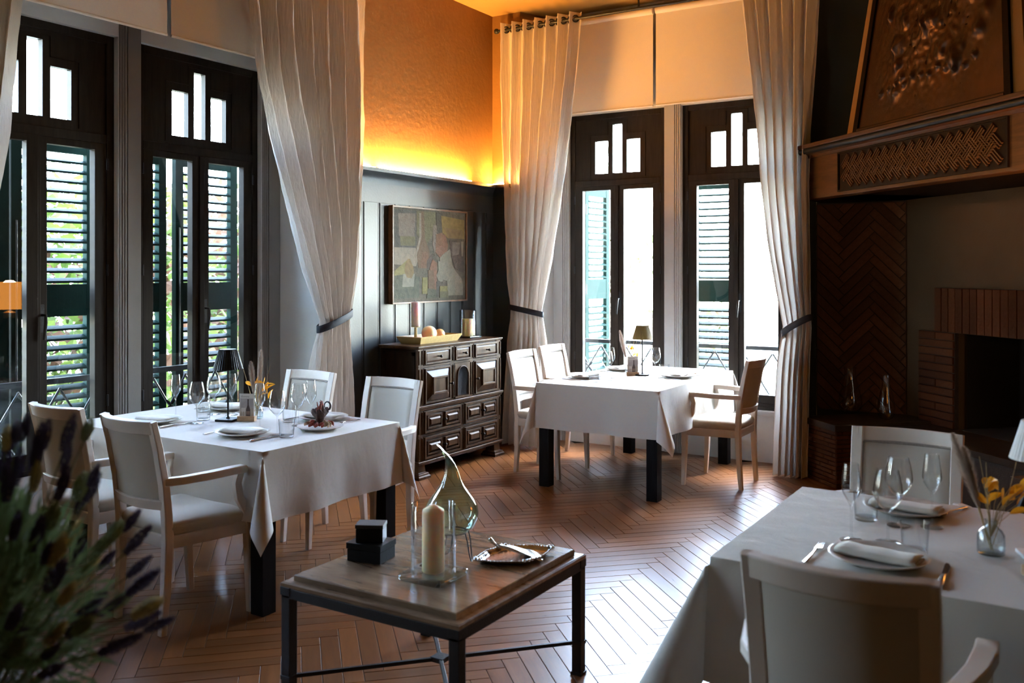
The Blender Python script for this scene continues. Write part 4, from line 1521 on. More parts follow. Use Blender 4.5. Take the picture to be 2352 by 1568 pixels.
ch0 = make_chair()
fam = family(ch0)
CG = 'cream upholstered armchairs at the dining tables'
chairs = [
    (-3.60, 2.855, -5, 'cream armchair with its back to us at the near side of the left table'),
    (-4.24, 2.90, 0, 'cream armchair behind the lavender at the near side of the left table'),
    (-3.56, 4.09, 180, 'cream armchair facing us at the left table, in front of the carved cabinet'),
    (-4.27, 4.12, 180, 'cream armchair facing us at the left table, in front of the tied curtain'),
    (-3.64, 6.42, -90, 'cream armchair at the back table nearest the carved cabinet'),
    (-3.70, 7.02, -90, 'cream armchair at the back table, second from the cabinet, by the window'),
    (-2.36, 6.77, 90, 'cream armchair seen side-on at the back table, nearest the fireplace'),
    (-0.474, 2.385, 0, 'cream armchair in the lower corner seen from behind at the table by the fireplace'),
    (-0.63, 3.785, 180, 'cream armchair facing us in front of the fireplace bench'),
]
for i, (x, y, a, lb) in enumerate(chairs):
    if i == 0:
        ch0.location = (x, y, 0)
        ch0.rotation_euler = (0, 0, R(a))
        ch0['label'] = lb
        ch0['group'] = CG
    else:
        place(fam, ch0, (x, y, 0), R(a), lb, CG)

# ------------------------------------------------------------------ tableware
TZ = 0.7668


def proto(name, build, cat):
    e = empty(name, (0, 0, 0), 0, 'x', cat)
    build(e)
    return [e, family(e), False]


def put(pr, x, y, z, rz, label, group):
    if not pr[2]:
        pr[2] = True
        e = pr[0]
        e.location = (x, y, z)
        e.rotation_euler = (0, 0, R(rz))
        e['label'] = label
        e['group'] = group
        return e
    return place(pr[1], pr[0], (x, y, z), R(rz), label, group)


def b_wine(e):
    MB().lathe([(0.0, 0.0), (0.036, 0.0), (0.037, 0.0015), (0.02, 0.004), (0.006, 0.008)], 32).build('foot', M['glass'], e, 60)
    MB().lathe([(0.006, 0.008), (0.0038, 0.02), (0.0034, 0.07), (0.0042, 0.088), (0.007, 0.096)], 14).build('stem', M['glass'], e, 60)
    MB().lathe([(0.0, 0.094), (0.007, 0.096), (0.02, 0.108), (0.036, 0.128), (0.042, 0.142), (0.0435, 0.155), (0.041, 0.18), (0.036, 0.205), (0.032, 0.222), (0.0315, 0.2235), (0.031, 0.222), (0.035, 0.205), (0.040, 0.18), (0.0424, 0.155), (0.041, 0.142), (0.035, 0.129), (0.019, 0.110), (0.0, 0.102)], 36).build('bowl', M['glass'], e, 60)


def b_tulip(e):
    MB().lathe([(0.0, 0.0), (0.034, 0.0), (0.035, 0.0015), (0.02, 0.004), (0.006, 0.008)], 32).build('foot', M['glass'], e, 60)
    MB().lathe([(0.006, 0.008), (0.0036, 0.02), (0.0032, 0.085), (0.004, 0.10), (0.006, 0.108)], 14).build('stem', M['glass'], e, 60)
    MB().lathe([(0.0, 0.106), (0.006, 0.109), (0.014, 0.124), (0.026, 0.146), (0.030, 0.162), (0.0285, 0.185), (0.0245, 0.215), (0.022, 0.236), (0.0215, 0.2375), (0.021, 0.236), (0.0235, 0.215), (0.0275, 0.185), (0.029, 0.162), (0.025, 0.147), (0.013, 0.126), (0.0, 0.114)], 32).build('bowl', M['glass'], e, 60)


def b_tumbler(e):
    MB().lathe([(0.0, 0.0), (0.033, 0.0), (0.036, 0.003), (0.037, 0.03), (0.041, 0.088), (0.0412, 0.0895), (0.0396, 0.0895), (0.0392, 0.088), (0.0355, 0.03), (0.034, 0.012)], 36).build('wall', M['glass'], e, 60)
    MB().lathe([(0.034, 0.012), (0.02, 0.0105), (0.0, 0.010)], 36).build('base', M['thickglass'], e, 60)


def b_plate(e):
    MB().lathe([(0.0, 0.0), (0.075, 0.0), (0.085, 0.002), (0.12, 0.012), (0.134, 0.019), (0.136, 0.0215), (0.134, 0.0225), (0.118, 0.0165), (0.09, 0.008), (0.08, 0.0065), (0.0, 0.006)], 48).build('dish', M['plate'], e, 60)
    MB().lathe([(0.06, -0.0006), (0.066, 0.0), (0.07, 0.0002), (0.066, -0.0008)], 40).build('foot_ring', M['plate'], e, 60)


def b_plate2(e):
    MB().lathe([(0.0, 0.0), (0.07, 0.0), (0.08, 0.002), (0.108, 0.010), (0.12, 0.016), (0.121, 0.018), (0.119, 0.0186), (0.105, 0.0135), (0.085, 0.0065), (0.0, 0.005)], 48).build('dish', M['plate2'], e, 60)
    MB().lathe([(0.055, -0.0006), (0.061, 0.0), (0.064, 0.0002), (0.061, -0.0008)], 40).build('foot_ring', M['plate2'], e, 60)


def b_napkin(e):
    # cross-section of a flat roll, swept along x
    def ring(x, sc, tw):
        pts = []
        for q in range(24):
            t = 2 * math.pi * q / 24
            cy = abs(math.cos(t)) ** 0.6 * (1 if math.cos(t) > 0 else -1) * 0.042
            czz = abs(math.sin(t)) ** 0.8 * (1 if math.sin(t) > 0 else -1) * 0.0085 + 0.0085
            pts.append((x, cy * sc, czz * (1 + 0.1 * tw)))
        return pts
    m = MB()
    m.rings([ring(-0.115 + 0.23 * k / 12, 1 + 0.02 * math.sin(k), math.sin(k * 1.7)) for k in range(13)])
    m.build('roll', M['napkin'], e, 60)
    # loose top layer folded over
    g = []
    for i in range(13):
        x = -0.112 + 0.224 * i / 12
        g.append([(x, -0.046 + 0.088 * j / 10, 0.0185 + 0.0035 * math.sin(math.pi * j / 10) + 0.001 * math.sin(i * 1.3) - (0.010 if j == 0 else 0)) for j in range(11)])
    o = MB().grid(g).build('flap', M['napkin'], e, 60)
    sd = o.modifiers.new('thick', 'SOLIDIFY')
    sd.thickness = 0.002


def b_fork(e):
    MB().sweep([(0, -0.10, 0.002), (0, -0.06, 0.003), (0, 0.0, 0.005), (0, 0.03, 0.006), (0, 0.045, 0.005)], [0.016, 0.012, 0.006, 0.007, 0.02], [0.003, 0.003, 0.003, 0.003, 0.002]).build('handle', M['silver'], e, 50)
    for k in range(4):
        x = -0.0085 + 0.0057 * k
        MB().sweep([(x * 0.9, 0.043, 0.005), (x, 0.06, 0.003), (x, 0.085, 0.005), (x, 0.10, 0.008)], [0.004, 0.0034, 0.003, 0.0015], 0.0018).build('tine', M['silver'], e, 50)


def b_knife(e):
    MB().sweep([(0, -0.115, 0.004), (0, -0.10, 0.005), (0, -0.03, 0.005), (0, 0.0, 0.004)], [0.012, 0.018, 0.014, 0.011], [0.006, 0.008, 0.007, 0.005]).build('handle', M['silver'], e, 50)
    MB().prism([(-0.006, 0.0), (0.006, 0.0), (0.010, 0.03), (0.010, 0.085), (0.004, 0.112), (-0.003, 0.118), (-0.006, 0.10)], 0.002, 0.0035).build('blade', M['silver'], e, 0)


def b_spoon(e):
    MB().sweep([(0, -0.10, 0.003), (0, -0.05, 0.004), (0, 0.02, 0.007), (0, 0.05, 0.005)], [0.016, 0.010, 0.005, 0.006], 0.003).build('handle', M['silver'], e, 50)
    g = []
    for i in range(9):
        t = i / 8
        wv_ = 0.019 * math.sin(math.pi * min(1, 0.08 + t * 0.92)) ** 0.7
        g.append([(wv_ * math.sin(a), 0.048 + 0.058 * t, 0.010 - 0.008 * math.cos(a) * math.sin(math.pi * t)) for a in [R(-90 + 22.5 * q) for q in range(9)]])
    o = MB().grid(g).build('bowl', M['silver'], e, 60)
    o.modifiers.new('thick', 'SOLIDIFY').thickness = 0.0015


P_wine = proto('wine_glass', b_wine, 'wine glass')
P_tul = proto('champagne_glass', b_tulip, 'wine glass')
P_tum = proto('water_tumbler', b_tumbler, 'glass')
P_pl = proto('dinner_plate', b_plate, 'plate')
P_pl2 = proto('side_plate', b_plate2, 'plate')
P_nap = proto('folded_napkin', b_napkin, 'napkin')
P_fork = proto('dinner_fork', b_fork, 'fork')
P_knife = proto('dinner_knife', b_knife, 'knife')
P_spoon = proto('dessert_spoon', b_spoon, 'spoon')
PZ = TZ + 0.0008


def setting(x, y, rz, nrz, where):
    put(P_pl, x, y, PZ, 0, 'greige stoneware plate ' + where, 'stoneware plates on the tables')
    put(P_nap, x, y, PZ + 0.0075, nrz, 'folded linen napkin lying on the plate ' + where, 'folded napkins on the plates')
    c, s = math.cos(R(rz)), math.sin(R(rz))
    put(P_fork, x - 0.175 * c, y - 0.175 * s, TZ, rz, 'silver fork beside the plate ' + where, 'silver cutlery')
    put(P_knife, x + 0.175 * c, y + 0.175 * s, TZ, rz, 'silver knife beside the plate ' + where, 'silver cutlery')


GW, GT, GC = 'round wine glasses on the tables', 'slender champagne glasses on the tables', 'water tumblers on the tables'
# left table
w1 = 'nearest the armchair behind the lavender'
w2 = 'nearest the cream armchair with its back to us'
w3 = 'on the left table behind the black lamp'
w4 = 'behind the red dried centrepiece'
setting(-4.33, 3.27, 0, 10, w1)
setting(-3.63, 3.25, 0, 10, w2)
setting(-4.36, 3.80, 180, 4, w3)
setting(-3.62, 3.82, 180, 4, w4)
put(P_tul, -4.409, 3.455, TZ, 0, 'slender champagne glass nearest the armchair behind the lavender', GT)
put(P_wine, -4.113, 3.36, TZ, 0, 'round wine glass standing alone left of the black lamp', GW)
put(P_tum, -4.17, 3.45, TZ, 20, 'water tumbler just behind the lone wine glass left of the black lamp', GC)
put(P_tum, -4.425, 3.66, TZ, 0, 'water tumbler furthest from us on the left table, near the window', GC)
put(P_wine, -4.285, 3.62, TZ, 0, 'round wine glass half hidden behind the black lamp', GW)
put(P_tul, -4.18, 3.66, TZ, 0, 'slender champagne glass between the black lamp and the menu card', GT)
put(P_tul, -3.692, 3.42, TZ, 0, 'slender champagne glass just right of the left table menu card', GT)
put(P_wine, -3.481, 3.34, TZ, 0, 'nearest round wine glass on the left table, beside a tumbler', GW)
put(P_tum, -3.395, 3.32, TZ, 0, 'water tumbler at the near edge of the left table, nearest of its four', GC)
put(P_wine, -3.593, 3.60, TZ, 0, 'round wine glass just behind the red dried centrepiece', GW)
put(P_tum, -3.72, 3.66, TZ, 0, 'water tumbler behind the red dried centrepiece', GC)
put(P_tul, -3.56, 3.66, TZ, 0, 'slender champagne glass beside the round glass behind the red centrepiece', GT)
# back table
v1 = 'before the back chair nearest the cabinet'
v2 = 'before the second chair from the cabinet'
v3 = 'before the chair seen side-on'
setting(-3.30, 6.38, -90, 82, v1)
setting(-3.30, 7.02, -90, 82, v2)
setting(-2.70, 6.78, 90, 98, v3)
put(P_wine, -3.075, 6.29, TZ, 0, 'nearest round wine glass on the back table', GW)
put(P_tul, -3.13, 6.47, TZ, 0, 'slender champagne glass just behind the nearest wine glass of the back table', GT)
put(P_tum, -3.125, 6.165, TZ, 0, 'water tumbler nearest us on the back table', GC)
put(P_wine, -2.905, 6.80, TZ, 0, 'round wine glass right of the olive lamp on the back table', GW)
put(P_tul, -2.90, 6.66, TZ, 0, 'slender champagne glass right of the olive lamp on the back table', GT)
put(P_tum, -2.84, 6.83, TZ, 0, 'water tumbler right of the olive lamp on the back table', GC)
put(P_spoon, -2.58, 7.02, TZ, 90, 'silver spoon beyond the plate of the side-on chair', 'silver cutlery')
# table by the fireplace
u1_ = 'at the near side of the fireplace table'
u2_ = 'at the far side of the fireplace table'
put(P_pl, -0.51, 2.80, PZ, 0, 'greige stoneware plate ' + u1_, 'stoneware plates on the tables')
put(P_nap, -0.51, 2.80, PZ + 0.0075, -8, 'folded linen napkin on the plate ' + u1_, 'folded napkins on the plates')
put(P_pl, -0.535, 3.42, PZ, 0, 'greige stoneware plate ' + u2_, 'stoneware plates on the tables')
put(P_nap, -0.535, 3.42, PZ + 0.0075, -6, 'folded linen napkin on the plate ' + u2_, 'folded napkins on the plates')
put(P_fork, -0.685, 2.775, TZ, 0, 'silver fork in the foreground, left of the fireplace table plate', 'silver cutlery')
put(P_knife, -0.335, 2.76, TZ, 2, 'silver knife in the foreground, right of the fireplace table plate', 'silver cutlery')
put(P_spoon, -0.40, 3.50, TZ, 160, 'silver spoon at the far side of the fireplace table', 'silver cutlery')
put(P_tul, -0.621, 2.975, TZ, 0, 'slender champagne glass nearest us on the fireplace table', GT)
put(P_wine, -0.521, 3.01, TZ, 0, 'round wine glass nearest us on the fireplace table', GW)
put(P_wine, -0.525, 3.225, TZ, 0, 'round wine glass farther back on the fireplace table', GW)
put(P_tul, -0.43, 3.26, TZ, 0, 'slender champagne glass farther back on the fireplace table', GT)
put(P_tum, -0.435, 2.945, TZ, 0, 'water tumbler beside the near plate of the fireplace table', GC)
put(P_tum, -0.63, 3.245, TZ, 0, 'water tumbler farther back on the fireplace table', GC)

# lamps on the tables


def make_lamp(x, y, rz, shade, pole, label):
    e = empty('table_lamp', (x, y, TZ), R(rz), label, 'lamp', 'small cordless table lamps')
    MB().mm(-0.052, 0.052, -0.052, 0.052, 0, 0.012).build('base', pole, e, 0, 0.002)
    MB().tube([(0, 0, 0.012), (0, 0, 0.018), (0, 0, 0.02), (0, 0, 0.30)], [0.012, 0.01, 0.0052, 0.0052], 12).build('pole', pole, e, 60)
    n = 72
    rs = []
    for z, r in ((0.285, 0.078), (0.286, 0.079), (0.395, 0.047), (0.396, 0.046)):
        rs.append([((r + (0.0024 if q % 2 else 0)) * math.cos(2 * math.pi * q / n), (r + (0.0024 if q % 2 else 0)) * math.sin(2 * math.pi * q / n), z) for q in range(n)])
    o = MB().rings(rs, False, False).build('lamp_shade', shade, e, 0)
    MB().lathe([(0.0, 0.393), (0.044, 0.393), (0.046, 0.395), (0.0, 0.395)], 32).build('shade_cap', pole if shade != M['whiteshade'] else shade, e, 40)
    return e


make_lamp(-4.045, 3.515, 20, M['black'], M['black'], 'small black table lamp with pleated shade on the left table')
make_lamp(-3.00, 6.765, 20, M['oliveshade'], M['black'], 'small olive table lamp with pleated shade on the back table')
make_lamp(-0.118, 3.08, 20, M['whiteshade'], M['whiteshade'], 'small white table lamp at the picture edge on the fireplace table')


def make_card(x, y, rz, label, label2):
    e = empty('card_stand', (x, y, TZ), R(rz), label, 'card holder', 'wooden card stands')
    b = MB()
    b.mm(-0.05, 0.05, -0.017, -0.002, 0, 0.028)
    b.mm(-0.05, 0.05, 0.002, 0.017, 0, 0.028)
    b.mm(-0.05, 0.05, -0.003, 0.003, 0, 0.012)
    b.build('block', M['oak'], e, 0, 0.0015)
    c = empty('menu_card', (x, y, TZ + 0.0125), R(rz), label2, 'card', 'menu cards in wooden stands')
    MB().mm(-0.042, 0.042, -0.0012, 0.0012, 0, 0.138).build('card_sheet', M['cardpaper'], c, 0)
    yf = -0.0016
    MB().mm(-0.038, 0.038, yf, -0.0012, 0.058, 0.112).build('printed_sky', M['cardgrey'], c, 0)
    MB().mm(-0.038, 0.038, yf, -0.0012, 0.006, 0.058).build('printed_table', M['cardtan'], c, 0)
    bt = [(-0.011, 0.012), (0.011, 0.012), (0.012, 0.016), (0.012, 0.05), (0.009, 0.06), (0.0045, 0.075), (0.0038, 0.1), (0.0045, 0.101), (0.0045, 0.108), (-0.0045, 0.108), (-0.0045, 0.101), (-0.0038, 0.1), (-0.0045, 0.075), (-0.009, 0.06), (-0.012, 0.05), (-0.012, 0.016)]
    m = MB().rings([[(px_ + 0.008, -0.0016, pz_) for px_, pz_ in bt], [(px_ + 0.008, -0.0022, pz_) for px_, pz_ in bt]])
    m.build('printed_bottle', M['cardbottle'], c, 0)
    MB().mm(-0.002, 0.018, -0.0026, -0.0021, 0.022, 0.042).build('printed_label', M['cardlabel'], c, 0)
    gl = [(-0.006, 0.0), (0.006, 0.0), (0.001, 0.003), (0.001, 0.02), (0.007, 0.028), (0.006, 0.045), (-0.006, 0.045), (-0.007, 0.028), (-0.001, 0.02), (-0.001, 0.003)]
    for gx in (-0.025, -0.013):
        MB().rings([[(px_ + gx, -0.0016, pz_ + 0.015) for px_, pz_ in gl], [(px_ + gx, -0.002, pz_ + 0.015) for px_, pz_ in gl]]).build('printed_glass', M['cardpaper'], c, 0)
    cu = bpy.data.curves.new('card_lettering', 'FONT')
    cu.body = 'Gramona'
    cu.size = 0.0125
    cu.shear = 0.3
    cu.extrude = 0.0002
    cu.materials.append(M['ink'])
    tmp = bpy.data.objects.new('card_lettering_curve', cu)
    COL.objects.link(tmp)
    me = bpy.data.meshes.new_from_object(tmp.evaluated_get(bpy.context.evaluated_depsgraph_get()))
    bpy.data.objects.remove(tmp)
    me.name = 'card_lettering'
    t = bpy.data.objects.new('card_lettering', me)
    COL.objects.link(t)
    t.parent = c
    t.location = (-0.034, -0.0015, 0.1185)
    t.rotation_euler = (R(90), 0, 0)
    return e


make_card(-3.945, 3.56, 25, 'light oak card stand on the left table beside the black lamp', 'menu card picturing a bottle, on the left table')
make_card(-3.06, 6.715, 30, 'light oak card stand on the back table beside the olive lamp', 'menu card picturing a bottle, on the back table')
make_card(-0.105, 2.90, 30, 'oak card stand at the picture edge on the fireplace table', 'menu card at the picture edge on the fireplace table')


# dried arrangements


def leaf_mesh(L, Wd, curl, mat, seed):
    rr = random.Random(seed)
    g = []
    for i in range(7):
        t = i / 6
        ww = Wd * math.sin(math.pi * min(1, 0.04 + t * 0.95)) ** 0.8
        y = L * t
        z = -curl * t * t * L
        g.append([(-ww / 2, y, z + ww * 0.25), (0, y, z), (ww / 2, y, z + ww * 0.25)])
    return MB().grid(g).mesh('leaf', mat, 0)


LEAF = [leaf_mesh(0.055, 0.022, 0.3, M['orangeleaf'], 1), leaf_mesh(0.045, 0.02, -0.3, M['orangeleaf'], 2), leaf_mesh(0.05, 0.022, 0.1, M['redleaf'], 3)]


def plume(m, p0, d, ln, rad, nh, rr):
    d = Vector(d).normalized()
    s = d.orthogonal().normalized()
    t2 = d.cross(s)
    p0 = Vector(p0)
    for k in range(nh):
        t = rr.random()
        a = rr.uniform(0, 2 * math.pi)
        prof_ = math.sin(math.pi * (0.06 + 0.9 * t)) ** 0.6
        base = p0 + d * ln * t
        out = s * math.cos(a) + t2 * math.sin(a)
        hl2 = rad * prof_ * rr.uniform(0.7, 1.25)
        tip = base + out * hl2 + d * hl2 * 1.5
        wv_ = out.cross(d).normalized() * 0.0011
        m.add([base - wv_, base + wv_, tip], [(0, 1, 2)])


def make_dried(x, y, seed, label, lean=0.0, spread=0.05, npl=2, nleaf=11, tall=1.0, lab2=None):
    rr = random.Random(seed)
    e = empty('dried_flower_vase', (x, y, TZ), 0, label, 'dried flowers', 'dried flower vases on the tables')
    MB().lathe([(0.0, 0.0), (0.034, 0.0), (0.038, 0.004), (0.0385, 0.03), (0.037, 0.058), (0.030, 0.07), (0.018, 0.08), (0.0155, 0.088), (0.0165, 0.098), (0.0185, 0.10), (0.016, 0.101), (0.0135, 0.097), (0.0135, 0.086), (0.028, 0.068), (0.035, 0.056), (0.0365, 0.03), (0.035, 0.007), (0.0, 0.006)], 32).build('bottle', M['thickglass'], e, 60)
    tips = []
    for k in range(npl):
        a = lean + rr.uniform(-0.14, 0.14)
        b = rr.uniform(-0.2, 0.1)
        ln = rr.uniform(0.21, 0.25) * tall * (0.82 if k else 1.0)
        d = Vector((a, b, 1)).normalized()
        p0 = Vector((rr.uniform(-0.008, 0.008), rr.uniform(-0.008, 0.008), 0.01))
        ps = p0 + d * 0.13
        m = MB()
        m.tube([p0, ps, ps + d * ln], [0.0016, 0.0016, 0.0008], 6)
        m.build('stem', M['straw'], e, 60)
        m = MB()
        plume(m, ps, d, ln, 0.020, 1500, rr)
        m.tube([ps, ps + d * ln * 0.5, ps + d * ln * 0.97], [0.004, 0.008, 0.003], 8)
        m.build('plume', M['plume'], e, 0)['kind'] = 'stuff'
    for k in range(4):
        d = Vector((rr.uniform(-0.35, 0.45), rr.uniform(-0.3, 0.2), 1)).normalized()
        m = MB()
        p0 = Vector((0, 0, 0.01))
        q = p0 + d * rr.uniform(0.30, 0.38) * tall
        m.tube([p0, p0 + d * 0.15, q + Vector((rr.uniform(-0.02, 0.02), 0, 0))], [0.0015, 0.0013, 0.0008], 6)
        m.build('stem', M['straw'], e, 60)
    for k in range(nleaf):
        z = rr.uniform(0.115, 0.205)
        a = rr.uniform(-0.25, 1.0) * spread * 1.4
        o = inst('leaf', LEAF[0] if k % 3 else LEAF[1], e, (a, rr.uniform(-0.03, 0.03), z), (R(rr.uniform(10, 80)), R(rr.uniform(-50, 50)), R(rr.uniform(-140, 20))))
        m = MB()
        m.tube([(0, 0, 0.05), (a * 0.4, 0, z * 0.75), (a, o.location.y, z)], 0.0009, 5)
        m.build('stem', M['straw'], e, 60)
    return e


make_dried(-3.965, 3.645, 5, 'dried pampas plume and orange leaves in a small vase behind the left table card', 0.02, 0.06, 2, 12, 1.0)
make_dried(-3.12, 6.79, 9, 'dried pampas plume and orange leaves in a small vase behind the back table card', -0.22, 0.04, 2, 8, 1.0)
make_dried(-0.243, 3.05, 14, 'dried grasses and orange leaves in a clear bottle vase on the fireplace table', -0.22, 0.06, 2, 20, 0.92)

# red dried centrepiece on its own plate
put(P_pl2, -3.42, 3.585, PZ, 0, 'white side plate under the red dried centrepiece', 'side plates')
ce = empty('dried_centrepiece', (-3.42, 3.585, PZ + 0.006), 0, 'spiky dried centrepiece of red petals and dark pods on a white plate', 'decoration')
rr = random.Random(21)
for k in range(13):
    a = 2 * math.pi * k / 13 + rr.uniform(-0.2, 0.2)
    r0 = rr.uniform(0.035, 0.062)
    c = Vector((math.cos(a) * r0 * 1.15, math.sin(a) * r0, 0.012))
    pts, ws = [], []
    for q in range(9):
        t = q / 8
        ang = t * 4.2 + rr.uniform(0, 0.3)
        rad = 0.016 * (1 - 0.35 * t)
        pts.append(c + Vector((math.cos(a + ang) * rad, math.sin(a + ang) * rad, 0.004 + 0.012 * math.sin(t * 3))))
        ws.append(0.003 + 0.0025 * math.sin(math.pi * t))
    MB().sweep(pts, ws, [0.018 * (0.6 + 0.4 * math.sin(math.pi * q / 8)) for q in range(9)]).build('petal', M['redpetal'] if k % 4 else M['tanpod'], ce, 60)
for k in range(5):
    a = rr.uniform(0, 6.28)
    b = MB()
    b.lathe([(0.0, 0.0), (0.014, 0.005), (0.019, 0.016), (0.014, 0.028), (0.004, 0.034), (0.0, 0.035)], 12, (0, 0, 0))
    b.v = [(x * (1 + 0.25 * noise.noise(Vector((x * 90, y * 90, z * 90 + k)))), y, z) for x, y, z in b.v]
    b.build('pod', M['tanpod'] if k % 2 else M['brownpod'], ce, 50, loc=(math.cos(a) * 0.03, math.sin(a) * 0.025, 0.006))
# torn funnel-shaped seed head and spikes
fn = MB()
rs = []
for z, r in ((0.02, 0.012), (0.045, 0.02), (0.075, 0.034), (0.09, 0.04)):
    rs.append([(r * (1 + 0.3 * math.sin(3 * t + z * 40)) * math.cos(t), r * (1 + 0.3 * math.sin(3 * t + z * 40)) * math.sin(t), z + (0.014 * math.sin(5 * t) if z > 0.06 else 0)) for t in [2 * math.pi * q / 30 for q in range(30)]])
fn.rings(rs, True, False)
o = fn.build('seed_head', M['brownpod'], ce, 50)
o.modifiers.new('thick', 'SOLIDIFY').thickness = 0.002
for k in range(12):
    a = rr.uniform(0, 6.28)
    h = rr.uniform(0.10, 0.15)
    m = MB()
    pts = [(0.01 * math.cos(a), 0.01 * math.sin(a), 0.05)]
    for q in range(1, 6):
        t = q / 5
        pts.append((0.01 * math.cos(a) + 0.018 * math.cos(a + t * 2) * t, 0.01 * math.sin(a) + 0.018 * math.sin(a + t * 2) * t, 0.05 + (h - 0.05) * t))
    m.tube(pts, [0.004, 0.0055, 0.005, 0.004, 0.003, 0.0015], 6)
    m.build('spike', M['redpetal'] if k % 3 else M['brownpod'], ce, 60)
m = MB()
m.tube([(0.045 + 0.021 * math.cos(t), 0.006, 0.118 + 0.021 * math.sin(t)) for t in [R(-60 + 15 * q) for q in range(21)]], [0.006 - 0.0002 * q for q in range(21)], 8)
m.build('curled_stem', M['darkpod'], ce, 60)

# ------------------------------------------------------------------ painting
pt = empty('framed_painting', (XL + 0.022, 5.73, 1.327), R(90), 'muted abstract still-life painting in a thin wooden frame on the dark panelling', 'painting')
PWd, PH = 1.04, 0.79
fr = MB()
for a, b, c, d in ((0, PWd, 0, 0.014), (0, PWd, PH - 0.014, PH), (0, 0.014, 0.014, PH - 0.014), (PWd - 0.014, PWd, 0.014, PH - 0.014)):
    fr.mm(a, b, -0.045, 0.0, c, d)
M['pframe'] = wood_mat('picture_frame_wood', (0.10, 0.045, 0.02), (0.2, 0.10, 0.045), 0.4, 4, (4, 4, 4), 0.1)
fr.build('frame', M['pframe'], pt, 0, 0.002)


def paint(nm, c, v=0.35):
    c = tuple(0.62 * a + 0.38 * b for a, b in zip(c, (0.13, 0.11, 0.075)))
    return pmat('paint_' + nm, c, tuple(x * (1 - v) for x in c), 26, 0.8, 0.5, 70, detail=8)


pal = {
    'ground': paint('ground', (0.10, 0.085, 0.055), 0.5), 'mauve': paint('mauve', (0.20, 0.16, 0.13)), 'olive': paint('olive', (0.13, 0.125, 0.05)),
    'slate': paint('slate', (0.055, 0.06, 0.055), 0.5), 'cream': paint('cream', (0.30, 0.25, 0.19), 0.25), 'gold': paint('gold', (0.28, 0.19, 0.035)),
    'ochre': paint('ochre', (0.24, 0.15, 0.045)), 'rose': paint('rose', (0.26, 0.11, 0.06)), 'brown': paint('brown', (0.15, 0.08, 0.035)),
    'plum': paint('plum', (0.07, 0.04, 0.035), 0.5), 'green': paint('green', (0.07, 0.085, 0.05), 0.5), 'pale': paint('pale', (0.27, 0.25, 0.19), 0.25),
    'dark': paint('dark', (0.035, 0.033, 0.028)), 'terra': paint('terra', (0.22, 0.095, 0.045)), 'yellow': paint('yellow', (0.26, 0.22, 0.06)),
}
MB().mm(0.014, PWd - 0.014, -0.032, -0.004, 0.014, PH - 0.014).build('canvas', pal['ground'], pt, 0)
shapes = [
    ('slate', [(.02, .58), (.30, .58), (.30, .98), (.02, .98)]), ('mauve', [(.08, .70), (.28, .70), (.29, .95), (.07, .94)]), ('olive', [(.10, .60), (.29, .60), (.29, .70), (.09, .70)]),
    ('cream', [(.02, .40), (.30, .38), (.34, .50), (.29, .58), (.02, .58)]),
    ('yellow', [(.02, .33), (.20, .46), (.22, .30), (.02, .28)]),
    ('green', [(.02, .04), (.34, .04), (.34, .26), (.20, .30), (.02, .28)]), ('pale', [(.12, .16), (.27, .16), (.28, .30), (.13, .30)]),
    ('ochre', [(.19, .46), (.16, .40), (.15, .32), (.18, .26), (.24, .25), (.27, .31), (.26, .38), (.22, .46)]),
    ('olive', [(.31, .98), (.56, .98), (.56, .78), (.44, .62), (.31, .72)]),
    ('brown', [(.36, .98), (.40, .98), (.42, .68), (.48, .54), (.47, .36), (.33, .36), (.31, .50), (.35, .66)]),
    ('cream', [(.34, .96), (.365, .96), (.37, .70), (.33, .56), (.31, .52), (.30, .42), (.285, .50), (.34, .70)]),
    ('terra', [(.38, .54), (.46, .54), (.465, .36), (.36, .36)]),
    ('plum', [(.44, .44), (.52, .52), (.53, .34), (.44, .36)]),
    ('mauve', [(.53, .84), (.58, .84), (.58, .62), (.55, .50), (.52, .62)]),
    ('dark', [(.57, .98), (.66, .98), (.66, .74), (.58, .74)]), ('gold', [(.64, .95), (.98, .92), (.98, .70), (.74, .70), (.66, .76)]), ('ochre', [(.68, .82), (.96, .80), (.96, .70), (.74, .70)]),
    ('rose', [(.57, .74), (.70, .74), (.74, .62), (.72, .52), (.64, .46), (.56, .54)]), ('terra', [(.57, .74), (.66, .76), (.66, .62), (.57, .60)]),
    ('plum', [(.76, .68), (.98, .66), (.98, .30), (.84, .36), (.78, .52)]), ('mauve', [(.80, .66), (.92, .66), (.90, .52), (.80, .50)]), ('cream', [(.93, .67), (.97, .67), (.96, .50), (.94, .50)]),
    ('pale', [(.62, .48), (.70, .54), (.77, .58), (.80, .40), (.84, .34), (.84, .05), (.74, .05), (.72, .22), (.62, .24)]),
    ('cream', [(.84, .34), (.94, .24), (.96, .16), (.96, .05), (.84, .05)]),
    ('rose', [(.52, .46), (.58, .42), (.58, .10), (.48, .10), (.48, .36)]),
    ('brown', [(.46, .34), (.53, .34), (.56, .05), (.46, .05)]), ('yellow', [(.38, .26), (.45, .26), (.45, .08), (.38, .08)]), ('green', [(.45, .14), (.58, .12), (.60, .03), (.44, .03)]),
    ('pale', [(.59, .44), (.66, .44), (.67, .34), (.69, .28), (.66, .21), (.60, .21), (.57, .28), (.60, .34)]),
    ('dark', [(.57, .21), (.62, .22), (.61, .04), (.57, .04)]), ('yellow', [(.62, .16), (.73, .16), (.73, .10), (.62, .10)]), ('olive', [(.62, .10), (.74, .10), (.74, .03), (.62, .03)]),
]
